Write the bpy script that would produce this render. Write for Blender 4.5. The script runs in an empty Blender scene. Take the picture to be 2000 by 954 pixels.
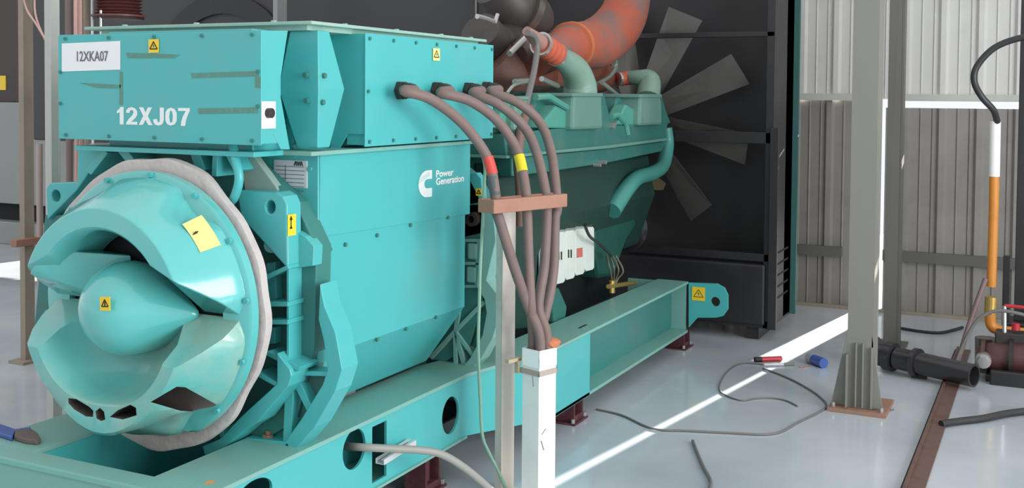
import bpy, bmesh, math, random
import numpy as np
from mathutils import Vector, Matrix
random.seed(7)
S = bpy.context.scene
COL = S.collection

# ------------------------------------------------------------------ camera
F, CX, CY, EYE = 2152.0, 1000.0, 261.0, 1.9
YAW, PITCH, ROLL = [math.radians(a) for a in (26.136, 2.004, 0.457)]
fw = Vector((math.cos(YAW)*math.cos(PITCH), math.sin(YAW)*math.cos(PITCH), -math.sin(PITCH)))
rt = fw.cross(Vector((0, 0, 1))).normalized(); up = rt.cross(fw)
rt, up = rt*math.cos(ROLL)+up*math.sin(ROLL), -rt*math.sin(ROLL)+up*math.cos(ROLL)
cam = bpy.data.objects.new('camera', bpy.data.cameras.new('camera')); COL.objects.link(cam)
m = Matrix((rt, up, -fw)).transposed().to_4x4(); m.translation = Vector((0, 0, EYE))
cam.matrix_world = m
cam.data.sensor_width = 36; cam.data.lens = 36*F/2000; cam.data.shift_y = -(477-CY)/2000
cam.data.clip_end = 200
S.camera = cam

# ------------------------------------------------------------------ world, sun, daylight
SUN_E, AREA_E, SKY_E, EXPO = 26.0, 460.0, 0.85, 0.25
w = bpy.data.worlds.new('sky'); S.world = w; w.use_nodes = True
nt = w.node_tree; bg = nt.nodes['Background']
bg.inputs[0].default_value = (0.93, 0.97, 1.0, 1); bg.inputs[1].default_value = SKY_E
sun = bpy.data.objects.new('sun', bpy.data.lights.new('sun', 'SUN')); COL.objects.link(sun)
sun.data.energy = SUN_E; sun.data.angle = math.radians(0.6); sun.data.color = (1, .95, .88)
sd = Vector((-1, .152, -.306)).normalized()
sun.rotation_euler = sd.to_track_quat('-Z', 'Y').to_euler()
def area(name, loc, target, sx, sy, e, col=(1, 1, 1)):
    l = bpy.data.objects.new(name, bpy.data.lights.new(name, 'AREA')); COL.objects.link(l)
    l.data.shape = 'RECTANGLE'; l.data.size = sx; l.data.size_y = sy; l.data.energy = e; l.data.color = col
    l.location = loc; l.rotation_euler = (Vector(target)-Vector(loc)).to_track_quat('-Z', 'Y').to_euler()
    return l
area('doorway_daylight', (2.6, -5.5, 2.6), (4.6, 3.0, 1.0), 4.0, 4.0, AREA_E, (.93, .98, 1.0))
S.view_settings.view_transform = 'Standard'; S.view_settings.look = 'None'
S.view_settings.gamma = 1; S.view_settings.exposure = EXPO; S.view_settings.use_curve_mapping = False

# ------------------------------------------------------------------ pixel -> place on a known plane
def at(px, py, x=None, y=None, z=None):
    d = fw + rt*((px-CX)/F) - up*((py-CY)/F)
    if x is not None: t = x/d.x
    elif y is not None: t = y/d.y
    else: t = (z-EYE)/d.z
    return Vector((0, 0, EYE)) + d*t

# ------------------------------------------------------------------ materials
def srgb(c):
    return tuple(((v/255)/12.92 if v/255 <= .04045 else ((v/255+.055)/1.055)**2.4) for v in c)+(1,)
def mat(name, col, rough=.5, metal=0, dirt_or_sheen=0.0, dcol=(120, 105, 90), dscale=3, bump=0.0, bscale=60, coat=0, spec=.5, dlow=.5, dhigh=.75):
    m = bpy.data.materials.new(name); m.use_nodes = True
    n = m.node_tree.nodes; l = m.node_tree.links; b = n['Principled BSDF']
    b.inputs['Base Color'].default_value = srgb(col)
    b.inputs['Roughness'].default_value = rough; b.inputs['Metallic'].default_value = metal
    b.inputs['Specular IOR Level'].default_value = spec
    if coat: b.inputs['Coat Weight'].default_value = coat; b.inputs['Coat Roughness'].default_value = .08
    tc = n.new('ShaderNodeTexCoord')
    if dirt_or_sheen:  # patches of a second colour
        no = n.new('ShaderNodeTexNoise'); no.inputs['Scale'].default_value = dscale; no.inputs['Detail'].default_value = 8
        no.inputs['Roughness'].default_value = .65
        l.new(tc.outputs['Object'], no.inputs['Vector'])
        rp = n.new('ShaderNodeValToRGB'); rp.color_ramp.elements[0].position = dlow; rp.color_ramp.elements[1].position = dhigh
        rp.color_ramp.elements[1].color = (dirt_or_sheen, dirt_or_sheen, dirt_or_sheen, 1)
        l.new(no.outputs['Fac'], rp.inputs[0])
        mx = n.new('ShaderNodeMix'); mx.data_type = 'RGBA'
        mx.inputs[6].default_value = srgb(col); mx.inputs[7].default_value = srgb(dcol)
        l.new(rp.outputs[0], mx.inputs[0]); l.new(mx.outputs[2], b.inputs['Base Color'])
    if bump:
        nb = n.new('ShaderNodeTexNoise'); nb.inputs['Scale'].default_value = bscale; nb.inputs['Detail'].default_value = 4
        l.new(tc.outputs['Object'], nb.inputs['Vector'])
        bp = n.new('ShaderNodeBump'); bp.inputs['Strength'].default_value = bump; bp.inputs['Distance'].default_value = .01
        l.new(nb.outputs['Fac'], bp.inputs['Height']); l.new(bp.outputs[0], b.inputs['Normal'])
    return m
TEAL = mat('teal_paint', (76, 178, 178), .38, dirt_or_sheen=.35, dcol=(120, 165, 155), dscale=2.2, coat=.15)
TEALG = mat('glossy_teal_paint', (96, 188, 184), .2, dirt_or_sheen=.3, dcol=(140, 188, 178), dscale=2.5, coat=.7)
TEALB = mat('cream_sheen_teal', (100, 182, 176), .25, dirt_or_sheen=.8, dcol=(164, 184, 164), dscale=2.2, coat=.6, dlow=.4, dhigh=.62)  # cream reflections of the bowl put into the colour as patches
TEALF = mat('dusty_teal_frame_paint', (124, 176, 166), .42, dirt_or_sheen=.7, dcol=(136, 160, 148), dscale=2.6)
TEALD = mat('shaded_teal_casting', (56, 122, 116), .5, dirt_or_sheen=.6, dcol=(96, 98, 80), dscale=6)  # darker teal carries the shade of casting recesses; brown mottling is rust
ENG = mat('engine_green_paint', (52, 112, 104), .4, dirt_or_sheen=.6, dcol=(95, 118, 108), dscale=4)
ENGD = mat('oily_engine_green', (26, 60, 53), .5, dirt_or_sheen=.6, dcol=(40, 42, 36), dscale=4)
GREYT = mat('dusty_grey_tape', (196, 186, 182), .85, dirt_or_sheen=.5, dcol=(150, 132, 128), dscale=6, bump=.5, bscale=25)
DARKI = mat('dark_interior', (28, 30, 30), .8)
BLACK = mat('black_radiator_paint', (38, 35, 37), .45, dirt_or_sheen=.5, dcol=(52, 54, 54), dscale=1.6)
BLACK2 = mat('black_frame_paint', (34, 32, 35), .4, dirt_or_sheen=.3, dcol=(60, 58, 60), dscale=4)
FAN = mat('fan_blade_grey', (82, 78, 74), .5, dirt_or_sheen=.5, dcol=(56, 54, 52), dscale=3)
WHITE = mat('white_sticker', (240, 240, 240), .5)
PAINTW = mat('white_lettering', (236, 240, 238), .5)
YEL = mat('yellow_label', (244, 205, 50), .4)
YELP = mat('pale_yellow_label', (244, 226, 140), .4)
INK = mat('black_ink', (30, 28, 26), .6)
INKG = mat('faded_grey_ink', (110, 108, 112), .6)
RUST = mat('rusty_orange_pipe', (172, 86, 64), .7, dirt_or_sheen=.95, dcol=(122, 98, 92), dscale=3.2, bump=.3, bscale=30, dlow=.42, dhigh=.6)
RUSTL = mat('rust_strip', (150, 112, 92), .8, dirt_or_sheen=.6, dcol=(100, 120, 105), dscale=12)
SILI = mat('orange_silicone_hose', (196, 92, 66), .5, dirt_or_sheen=.4, dcol=(150, 80, 60), dscale=20)
TURBO = mat('sooty_turbo_casting', (74, 68, 66), .5, metal=.3, dirt_or_sheen=.6, dcol=(48, 42, 40), dscale=8)
CABLE = mat('dusty_power_cable', (124, 102, 96), .6, dirt_or_sheen=.6, dcol=(98, 90, 92), dscale=9)
CABLEG = mat('dark_grey_heat_shrink', (84, 88, 92), .6)
GLAND = mat('dark_gland', (64, 52, 50), .45, metal=.3)
WOOD = mat('reddish_timber', (164, 118, 99), .7, dirt_or_sheen=.6, dcol=(140, 96, 80), dscale=9, bump=.3, bscale=40)
POST = mat('galvanised_channel', (212, 202, 192), .45, dirt_or_sheen=.4, dcol=(160, 148, 138), dscale=5, metal=.1)
DUCT = mat('white_plastic_duct', (240, 238, 234), .4, dirt_or_sheen=.25, dcol=(205, 195, 180), dscale=5)
COLM = mat('grey_column_paint', (126, 124, 116), .5, dirt_or_sheen=.4, dcol=(120, 118, 110), dscale=1.5)
COLD = mat('dark_grey_column_paint', (98, 95, 90), .5, dirt_or_sheen=.3, dcol=(84, 84, 82), dscale=2)
COLL = mat('light_grey_column_paint', (190, 190, 182), .5, dirt_or_sheen=.4, dcol=(160, 158, 150), dscale=2)
TAUPE = mat('taupe_column_paint', (158, 144, 128), .6, dirt_or_sheen=.4, dcol=(112, 102, 92), dscale=3)
SHEETL = mat('lower_zinc_sheet', (148, 143, 137), .42, metal=.1, dirt_or_sheen=.6, dcol=(122, 112, 102), dscale=1.4)  # darker brown-grey zinc for the lower rows of sheet
SHEET = mat('corrugated_zinc_sheet', (208, 205, 200), .4, dirt_or_sheen=.5, dcol=(176, 172, 166), dscale=1.2)
RED = mat('red_plastic', (180, 40, 48), .4)
REDD = mat('dark_red_paint', (84, 50, 46), .45, dirt_or_sheen=.9, dcol=(44, 38, 38), dscale=7)
MAROON = mat('maroon_isolator', (84, 40, 48), .6, dirt_or_sheen=.5, dcol=(120, 105, 98), dscale=14)
ORNG = mat('orange_pipe_paint', (206, 132, 52), .45, dirt_or_sheen=.4, dcol=(160, 100, 50), dscale=6)
RUBB = mat('black_rubber', (46, 44, 46), .4)
HOSEG = mat('grey_hose', (112, 108, 106), .5)
CONG = mat('grey_flexible_conduit', (150, 148, 140), .5)
GRNW = mat('pale_green_wire', (122, 158, 138), .5)
ALU = mat('white_aluminium', (215, 212, 215), .3, metal=.2)
BRASS = mat('brass', (190, 160, 90), .35, metal=.6)
STEEL = mat('bright_steel', (190, 188, 184), .3, metal=.7)
BLUEP = mat('blue_plastic', (66, 92, 160), .4)
BROWN = mat('brown_oily_casting', (84, 74, 52), .6)
PANELW = mat('off_white_module', (214, 220, 212), .45, dirt_or_sheen=.3, dcol=(180, 190, 180), dscale=10)
LGREY = mat('light_grey_cabinet', (150, 150, 148), .5)
DBROWN = mat('dark_brown_panel', (72, 62, 58), .6, dirt_or_sheen=.3, dcol=(58, 54, 50), dscale=2)
PINK = mat('pink_copper_pipe', (206, 160, 150), .45)
BELL = mat('red_brown_bellows', (116, 68, 66), .45)
CARD = mat('greyish_brown_liner', (128, 116, 114), .8, dirt_or_sheen=.5, dcol=(96, 82, 84), dscale=8)

# floor: glossy worn epoxy
FLOOR = bpy.data.materials.new('pale_blue_grey_epoxy'); FLOOR.use_nodes = True
n = FLOOR.node_tree.nodes; l = FLOOR.node_tree.links; b = n['Principled BSDF']
tc = n.new('ShaderNodeTexCoord'); no = n.new('ShaderNodeTexNoise'); no.inputs['Scale'].default_value = .9; no.inputs['Detail'].default_value = 9
l.new(tc.outputs['Object'], no.inputs[0])
rp = n.new('ShaderNodeValToRGB'); rp.color_ramp.elements[0].position = .35; rp.color_ramp.elements[0].color = srgb((174, 180, 187))
rp.color_ramp.elements[1].position = .7; rp.color_ramp.elements[1].color = srgb((200, 205, 210))
l.new(no.outputs['Fac'], rp.inputs[0]); l.new(rp.outputs[0], b.inputs['Base Color'])
n2 = n.new('ShaderNodeTexNoise'); n2.inputs['Scale'].default_value = 5; n2.inputs['Detail'].default_value = 6
l.new(tc.outputs['Object'], n2.inputs[0])
mr = n.new('ShaderNodeMapRange'); mr.inputs[3].default_value = .05; mr.inputs[4].default_value = .2
l.new(n2.outputs['Fac'], mr.inputs[0]); l.new(mr.outputs[0], b.inputs['Roughness'])
bp = n.new('ShaderNodeBump'); bp.inputs['Strength'].default_value = .12; bp.inputs['Distance'].default_value = .02
l.new(n2.outputs['Fac'], bp.inputs['Height']); l.new(bp.outputs[0], b.inputs['Normal'])

# ------------------------------------------------------------------ mesh helpers
class MB:
    def __init__(s): s.v = []; s.f = []
    def add(s, v, f):
        k = len(s.v); s.v += [tuple(p) for p in v]; s.f += [tuple(i+k for i in q) for q in f]; return s
    def box(s, x0, x1, y0, y1, z0, z1):
        v = [(x, y, z) for x in (x0, x1) for y in (y0, y1) for z in (z0, z1)]
        return s.add(v, [(0, 1, 3, 2), (4, 6, 7, 5), (0, 4, 5, 1), (2, 3, 7, 6), (0, 2, 6, 4), (1, 5, 7, 3)])
    def obox(s, c, ax, ay, az):            # oriented box: centre and three half-axis vectors
        c, ax, ay, az = map(Vector, (c, ax, ay, az))
        v = [c+ax*i+ay*j+az*k for i in (-1, 1) for j in (-1, 1) for k in (-1, 1)]
        return s.add(v, [(0, 1, 3, 2), (4, 6, 7, 5), (0, 4, 5, 1), (2, 3, 7, 6), (0, 2, 6, 4), (1, 5, 7, 3)])
    def prism(s, pts, d):                  # polygon extruded along vector d
        d = Vector(d); n = len(pts); v = [Vector(p) for p in pts]; v = v+[p+d for p in v]
        return s.add(v, [tuple(range(n))[::-1], tuple(range(n, 2*n))]+[(i, (i+1) % n, n+(i+1) % n, n+i) for i in range(n)])
    def loft(s, rings, cap=True, closed=False):
        n = len(rings[0]); v = [p for r in rings for p in r]; f = []
        R = len(rings)
        for a in range(R if closed else R-1):
            for i in range(n):
                b_ = (a+1) % R
                f.append((a*n+i, a*n+(i+1) % n, b_*n+(i+1) % n, b_*n+i))
        if cap and not closed: f += [tuple(range(n))[::-1], tuple(range((R-1)*n, R*n))]
        return s.add(v, f)
    def tube(s, path, r, seg=12, cap=True, smooth=6):
        P = [Vector(p) for p in path]
        rr = r if isinstance(r, (list, tuple)) else [r]*len(P)
        if smooth and len(P) > 2:
            Q = []; q = []
            for i in range(len(P)-1):
                a = P[i-1] if i else P[0]*2-P[1]; b_ = P[i]; c = P[i+1]; e = P[i+2] if i+2 < len(P) else P[-1]*2-P[-2]
                for k in range(smooth):
                    t = k/smooth
                    Q.append(.5*((2*b_)+(c-a)*t+(2*a-5*b_+4*c-e)*t*t+(3*b_-a-3*c+e)*t**3)); q.append(rr[i]*(1-t)+rr[i+1]*t)
            Q.append(P[-1]); q.append(rr[-1]); P, rr = Q, q
        rings = []; nrm = None
        for i, p in enumerate(P):
            t = (P[min(i+1, len(P)-1)]-P[max(i-1, 0)]).normalized()
            if nrm is None:
                nrm = t.cross(Vector((0, 0, 1)))
                if nrm.length < .1: nrm = t.cross(Vector((1, 0, 0)))
            nrm = (nrm-t*nrm.dot(t)).normalized(); bn = t.cross(nrm)
            rings.append([p+(nrm*math.cos(2*math.pi*k/seg)+bn*math.sin(2*math.pi*k/seg))*rr[i] for k in range(seg)])
        return s.loft(rings, cap)
    def cyl(s, a, b_, r, seg=20, r2=None): return s.tube([a, b_], [r, r if r2 is None else r2], seg, smooth=0)
    def lathe(s, prof, c, axis='x', seg=48, a0=0, a1=2*math.pi, mod=None, closed_profile=False):
        # prof: (axial, radius); c centre; axis x: angle from -y, up
        c = Vector(c); full = abs(a1-a0) >= 2*math.pi-1e-6; N = seg if full else seg+1
        v = []; 
        for i in range(N):
            for (ax, r) in prof:
                th = a0+(a1-a0)*i/seg
                if callable(mod): ax, r, th = mod(ax, r, i/seg, th)
                if axis == 'x': v.append(c+Vector((ax, -r*math.cos(th), r*math.sin(th))))
                elif axis == 'z': v.append(c+Vector((r*math.cos(th), r*math.sin(th), ax)))
                else: v.append(c+Vector((r*math.cos(th), ax, r*math.sin(th))))
        n = len(prof); f = []
        M = n if closed_profile else n-1
        for i in range(N if full else N-1):
            j = (i+1) % N
            for k in range(M):
                k2 = (k+1) % n
                f.append((i*n+k, j*n+k, j*n+k2, i*n+k2))
        if not full and closed_profile: f += [tuple(range(n)), tuple(range((N-1)*n, N*n))[::-1]]
        return s.add(v, f)
def obj(name, mb, m, parent=None, bevel=0, smooth=False, merge=False, segs=2):
    me = bpy.data.meshes.new(name); me.from_pydata(mb.v, [], mb.f); me.update()
    bm = bmesh.new(); bm.from_mesh(me)
    bmesh.ops.remove_doubles(bm, verts=bm.verts, dist=1e-5)
    bmesh.ops.recalc_face_normals(bm, faces=bm.faces); bm.to_mesh(me); bm.free()
    if smooth:
        me.polygons.foreach_set('use_smooth', [True]*len(me.polygons))
        try: me.set_sharp_from_angle(angle=math.radians(38 if smooth is True else smooth))
        except Exception: pass
    o = bpy.data.objects.new(name, me); COL.objects.link(o); me.materials.append(m)
    if parent is not None:
        o.parent = parent
        if parent.type == 'EMPTY': o.matrix_parent_inverse = Matrix.Translation(-parent.location)
    if bevel:
        b = o.modifiers.new('bevel', 'BEVEL'); b.width = bevel; b.segments = segs; b.limit_method = 'ANGLE'; b.angle_limit = math.radians(40)
        b.harden_normals = False
    return o
def pieces(name, mb, m, parent, **k):   # every loose piece becomes a part of its own
    par = list(range(len(mb.v)))
    def fd(i):
        while par[i] != i: par[i] = par[par[i]]; i = par[i]
        return i
    for f in mb.f:
        for j in f[1:]: par[fd(j)] = fd(f[0])
    gr = {}
    for f in mb.f: gr.setdefault(fd(f[0]), []).append(f)
    out = []
    for fs in gr.values():
        ids = sorted({i for f in fs for i in f}); mp = {i: k_ for k_, i in enumerate(ids)}
        q = MB(); q.v = [mb.v[i] for i in ids]; q.f = [tuple(mp[i] for i in f) for f in fs]
        out.append(obj(name, q, m, parent, **k))
    return out
def tag(o, label, cat, group=None, kind=None):
    o['label'] = label; o['category'] = cat
    if group: o['group'] = group
    if kind: o['kind'] = kind
    return o
def thing(name, label, cat, loc=(0, 0, 0), group=None):
    o = bpy.data.objects.new(name, None); COL.objects.link(o); o.location = loc; o.empty_display_size = .1
    return tag(o, label, cat, group)
def struct(name, mb, m, parent=None, **k):
    o = obj(name, mb, m, parent, **k); o['kind'] = 'structure'; return o
def pp(px, **pl): return [at(a, b_, **pl) for a, b_ in px]
def cut(o, mbs, m=None):
    for mb in (mbs if isinstance(mbs, list) else [mbs]):
        c = obj('cutter', mb, m or o.data.materials[0])
        bo = o.modifiers.new('cut', 'BOOLEAN'); bo.operation = 'DIFFERENCE'; bo.object = c; bo.solver = 'EXACT'
        if m:
            try: bo.material_mode = 'TRANSFER'
            except Exception: pass
        # boolean must be evaluated before any bevel
        while o.modifiers[0] != bo and o.modifiers.find(bo.name) > 0:
            mods = [(x.name) for x in o.modifiers]
            with bpy.context.temp_override(object=o): bpy.ops.object.modifier_move_to_index(modifier=bo.name, index=0)
        dg = bpy.context.evaluated_depsgraph_get()
        others = [x for x in o.modifiers if x != bo]
        for x in others: x.show_viewport = False
        dg.update()
        me = bpy.data.meshes.new_from_object(o.evaluated_get(dg), depsgraph=dg)
        o.modifiers.remove(bo); o.data = me
        for x in others: x.show_viewport = True
        bpy.data.objects.remove(c)
def text(name, body, size, c, right, upv, nrm, m, parent, bold=0, align='CENTER', xs=1):
    cu = bpy.data.curves.new(name, 'FONT'); cu.body = body; cu.size = size; cu.align_x = align; cu.align_y = 'CENTER'
    cu.offset = bold; cu.extrude = .0012; cu.resolution_u = 3
    t = bpy.data.objects.new('t', cu); COL.objects.link(t)
    dg = bpy.context.evaluated_depsgraph_get(); me = bpy.data.meshes.new_from_object(t.evaluated_get(dg))
    bpy.data.objects.remove(t)
    R = Matrix((Vector(right)*xs, Vector(upv), Vector(nrm))).transposed().to_4x4(); R.translation = Vector(c)
    me.transform(R); me.materials.clear(); me.materials.append(m)
    o = bpy.data.objects.new(name, me); COL.objects.link(o); o.parent = parent
    if parent.type == 'EMPTY': o.matrix_parent_inverse = Matrix.Translation(-parent.location)
    return o
GL = {
 '1': (.42, [[(.14, 0), (.33, 0), (.33, 1), (.18, 1), (.12, .88), (0, .78), (0, .62), (.14, .70)]]),
 '2': (.60, [[(0, 0), (.56, 0), (.56, .17), (.27, .17), (.47, .38), (.56, .56), (.55, .78), (.45, .94), (.28, 1), (.12, .95), (.02, .82), (.0, .68), (.17, .66), (.20, .79), (.28, .85), (.36, .80), (.38, .68), (.32, .54), (.12, .30), (.02, .12)]]),
 'X': (.68, [[(0, 0), (.2, 0), (.34, .3), (.48, 0), (.68, 0), (.45, .51), (.66, 1), (.46, 1), (.34, .70), (.22, 1), (.02, 1), (.23, .51)]]),
 'J': (.56, [[(.33, 1), (.52, 1), (.52, .32), (.48, .12), (.38, .02), (.24, -.01), (.10, .04), (.02, .16), (0, .33), (.18, .36), (.20, .22), (.26, .16), (.32, .21), (.33, .34)]]),
 '0': (.58, [[(.26, 0), (.10, .07), (.01, .26), (0, .5), (.01, .74), (.10, .93), (.26, 1), (.275, .84), (.21, .78), (.185, .5), (.21, .22), (.275, .16)], [(.275, 0), (.275, .16), (.34, .22), (.365, .5), (.34, .78), (.275, .84), (.26, 1), (.29, 1), (.44, .93), (.54, .74), (.55, .5), (.54, .26), (.44, .07)]]),
 '7': (.58, [[(.13, 0), (.33, 0), (.36, .28), (.45, .60), (.55, .84), (.55, 1), (0, 1), (0, .83), (.36, .83), (.22, .5), (.15, .24)]]),
}
def glyphs(name, word, o, u, v, nrm, m, parent):    # o lower left, u and v vectors one cap height long
    o, u, v, nrm = map(Vector, (o, u, v, nrm)); g = MB(); x = 0
    for ch in word:
        w_, ps_ = GL[ch]
        for p_ in ps_: g.prism([o+u*(x+a)+v*b for a, b in p_], nrm*.0015)
        x += w_+.04
    return obj(name, g, m, parent)
FR = dict(right=(0, -1, 0), upv=(0, 0, 1), nrm=(-1, 0, 0))
SD = dict(right=(1, 0, 0), upv=(0, 0, 1), nrm=(0, -1, 0))
def warn(parent, px0, py0, px1, py1, m=YEL, name='warning_label', sym=True, **pl):
    # flat sticker lying on a flat face of known plane
    a = at(px0, py0, **pl); b_ = at(px1, py1, **pl)
    nrm = Vector((-1, 0, 0)) if 'x' in pl else Vector((0, -1, 0))
    if 'x' in pl: q = [Vector((a.x, y, z)) for y, z in ((a.y, b_.z), (b_.y, b_.z), (b_.y, a.z), (a.y, a.z))]
    else: q = [Vector((x, a.y, z)) for x, z in ((a.x, b_.z), (b_.x, b_.z), (b_.x, a.z), (a.x, a.z))]
    o = obj(name, MB().prism([p+nrm*.0015 for p in q], nrm*.0015), m, parent)
    if sym:
        c = (q[0]+q[2])/2; r = (q[1]-q[0]); u = (q[3]-q[0]); k = nrm*.0032
        T = MB()
        t0, t1, t2 = c+u*.32, c-r*.36-u*.22, c+r*.36-u*.22
        for i0, i1 in ((t0, t1), (t1, t2), (t2, t0)):
            d = (i1-i0).normalized()*.004; T.obox((i0+i1)/2+k, (i1-i0)/2, nrm*.0006, nrm.cross(i1-i0).normalized()*.0022)
        T.prism([p+k for p in (c+u*.16+r*.03, c-u*.02-r*.08, c+r*.02, c-u*.16-r*.02, c+u*.03+r*.09, c+u*.02-r*.0)], nrm*.0008)
        obj('warning_symbol', T, INK, o)
    return o

# ================================================================== SETTING
fl = MB(); fl.add([(-4, -8, 0), (16, -8, 0), (16, 18, 0), (-4, 18, 0)], [(0, 1, 2, 3)])
struct('floor', fl, FLOOR)
# corrugated end wall, built as bands of sheet with real gaps between them
XW = 10.2
def sheet(y0, y1, z0, z1, name, pitch=.3, depth=.035, m=None):
    prof = [(0, 0), (.09, 0), (.12, .35), (.15, 0), (.42, 0), (.45, .35), (.48, 0), (.72, 0), (.79, 1), (.93, 1)]
    pts = []; y = y0
    k = 0
    while y < y1:
        for a, d in prof:
            yy = y0+k*pitch+a*pitch
            if yy <= y1: pts.append((yy, d*depth))
        k += 1; y = y0+k*pitch
    pts.append((y1, 0))
    v = []; f = []
    for yy, d in pts: v += [(XW-d, yy, z0), (XW-d, yy, z1)]
    for i in range(len(pts)-1): f.append((2*i, 2*i+2, 2*i+3, 2*i+1))
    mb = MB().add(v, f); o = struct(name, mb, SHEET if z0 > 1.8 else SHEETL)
    so = o.modifiers.new('s', 'SOLIDIFY'); so.thickness = .003; so.offset = -1
    return o
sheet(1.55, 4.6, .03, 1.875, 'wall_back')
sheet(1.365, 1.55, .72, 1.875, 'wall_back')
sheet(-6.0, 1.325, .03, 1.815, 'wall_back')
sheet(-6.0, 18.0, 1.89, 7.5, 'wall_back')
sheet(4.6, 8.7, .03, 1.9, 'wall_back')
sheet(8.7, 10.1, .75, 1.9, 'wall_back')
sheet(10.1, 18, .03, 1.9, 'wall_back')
g = MB()
for (y0, y1) in ((1.36, 10), (-6, 1.2)):
    g.box(XW-.075, XW-.036, y0, y1, 1.885, 1.935); g.box(XW-.1, XW-.096+.06, y0, y1, 1.875, 1.885)
struct('trim_1', g, COLL)
g = MB(); g.box(XW-.09, XW-.036, -6, 1.32, .47, .56); g.box(XW-.09, XW-.036, 1.67, 8.6, .47, .56)
struct('trim_2', g, COLD)
g = MB(); g.box(XW-.06, XW+.05, -6, 8.6, 0, .03)
struct('baseboard_back', g, TAUPE)
# floor channel cover on the right
g = MB()
g.box(3, 8.9, .515, .60, .001, .012); g.box(3, 8.9, .595, .61, .001, .03)
struct('trim_4', g, mat('rusty_trench_angle', (104, 78, 70), .5, dirt_or_sheen=.6, dcol=(60, 44, 40), dscale=9))
g = MB(); g.box(3, 8.9, .612, .625, .0005, .004)
struct('trim_5', g, DARKI)

# ------------------------------------------------------------------ columns
t = thing('steel_column', 'broad grey steel column with flared gusseted foot on the floor', 'column', (6.93, .99, 0))
a = at(1657, 600, x=6.87); b_ = at(1704, 600, x=6.87)
y1, y0 = a.y, b_.y
shaft = MB()
shaft.box(6.86, 6.87, y0-.01, y1, 0.02, 4.2); shaft.box(6.86, 7.06, y1-.01, y1, .02, 4.2); shaft.box(6.86, 7.06, y0-.01, y0, .02, 4.2); shaft.box(7.05, 7.06, y0-.01, y1, .02, 4.2)
obj('shaft', shaft, COLM, t, bevel=.003)
g = MB()
for yy in (y1+.004, (y0+y1)/2, y0-.02):
    pass
g.prism([(6.86, y1, .5), (6.86, y1+.09, .03), (6.86, y1, .03)], (.012, 0, 0)); g.prism([(6.86, y0, .5), (6.86, y0-.07, .03), (6.86, y0, .03)], (.012, 0, 0))
g.box(6.835, 6.86, y1-.06, y1-.05, .03, .42); g.box(6.835, 6.86, y0+.04, y0+.05, .03, .42); g.box(6.835, 6.86, y0-.012, y0, .03, .4)
g.box(6.80, 6.86, y1-.01, y1+.0, .03, .35)
obj('foot_gusset', g, COLM, t, bevel=.002)
obj('base_plate', MB().box(6.78, 7.16, y0-.1, y1+.1, 0, .022), RUSTL, t, bevel=.002)
bb = MB()
for yy in (y0-.07, y1+.07): bb.cyl((6.82, yy, .02), (6.82, yy, .05), .012, 8)
pieces('anchor_bolt', bb, STEEL, t)

t = thing('steel_column', 'narrow dark grey column standing behind the broad gusseted column', 'column', (8.8, 1.07, 0))
a = at(1728, 500, x=8.7); b_ = at(1757, 500, x=8.7)
obj('shaft', MB().box(8.7, 8.72, b_.y, a.y, .0, 4.6).box(8.7, 8.86, b_.y, b_.y+.012, 0, 4.6).box(8.84, 8.86, b_.y, a.y, 0, 4.6), COLD, t, bevel=.002)
obj('base_plate', MB().box(8.62, 8.94, b_.y-.05, a.y+.05, 0, .02), COLD, t)

def simple_column(name, label, px0, px1, y, m, z1=4.5, dx=.05, pl=300):
    a = at(px0, pl, y=y+dx); b_ = at(px1, pl, y=y)
    t = thing(name, label, 'column', ((a.x+b_.x)/2, y, 0))
    g = MB(); W = b_.x-a.x
    ox = .0
    g.box(a.x, b_.x, y, y+.012, 0, z1); g.box(a.x, a.x+.01, y, y+dx, 0, z1); g.box(b_.x-.01, b_.x, y, y+dx, 0, z1)
    obj('shaft', g, m, t, bevel=.002)
    obj('base_plate', MB().box(a.x-.06, b_.x+.06, y-.05, y+dx+.05, 0, .02), m, t)
    return t
simple_column('steel_column', 'pale grey steel column close behind the left end of the generator', 88, 118, 5.0, COLL, 4.0)
simple_column('steel_column', 'taupe steel column at the far left, left of the pale column', 37, 66, 6.4, TAUPE, 4.0)
simple_column('steel_column', 'light grey post rising behind the roof of the terminal box', 533, 560, 6.4, LGREY, 5.0)

# ------------------------------------------------------------------ background machinery on the left
t = thing('equipment_enclosure', 'tall dark brown cabinet with light grey lower panels at far left', 'cabinet', (9.8, 12.5, 0))
obj('upper_body', MB().box(9.55, 10.1, 10.6, 15.5, 1.76, 4.5), DBROWN, t, bevel=.01)
obj('lower_panel', MB().box(9.5, 10.1, 10.6, 15.5, .5, 1.76), LGREY, t, bevel=.01)
obj('dark_vent', MB().box(9.62, 10.1, 10.6, 15.5, .28, .5), DARKI, t)
obj('plinth', MB().box(9.45, 10.1, 10.6, 15.5, 0, .28), LGREY, t, bevel=.01)
a = at(-12, 148, x=9.54); b_ = at(11, 176, x=9.54)
obj('orange_label', MB().box(9.54, 9.55, b_.y, a.y, b_.z, a.z), YEL, t)

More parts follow.
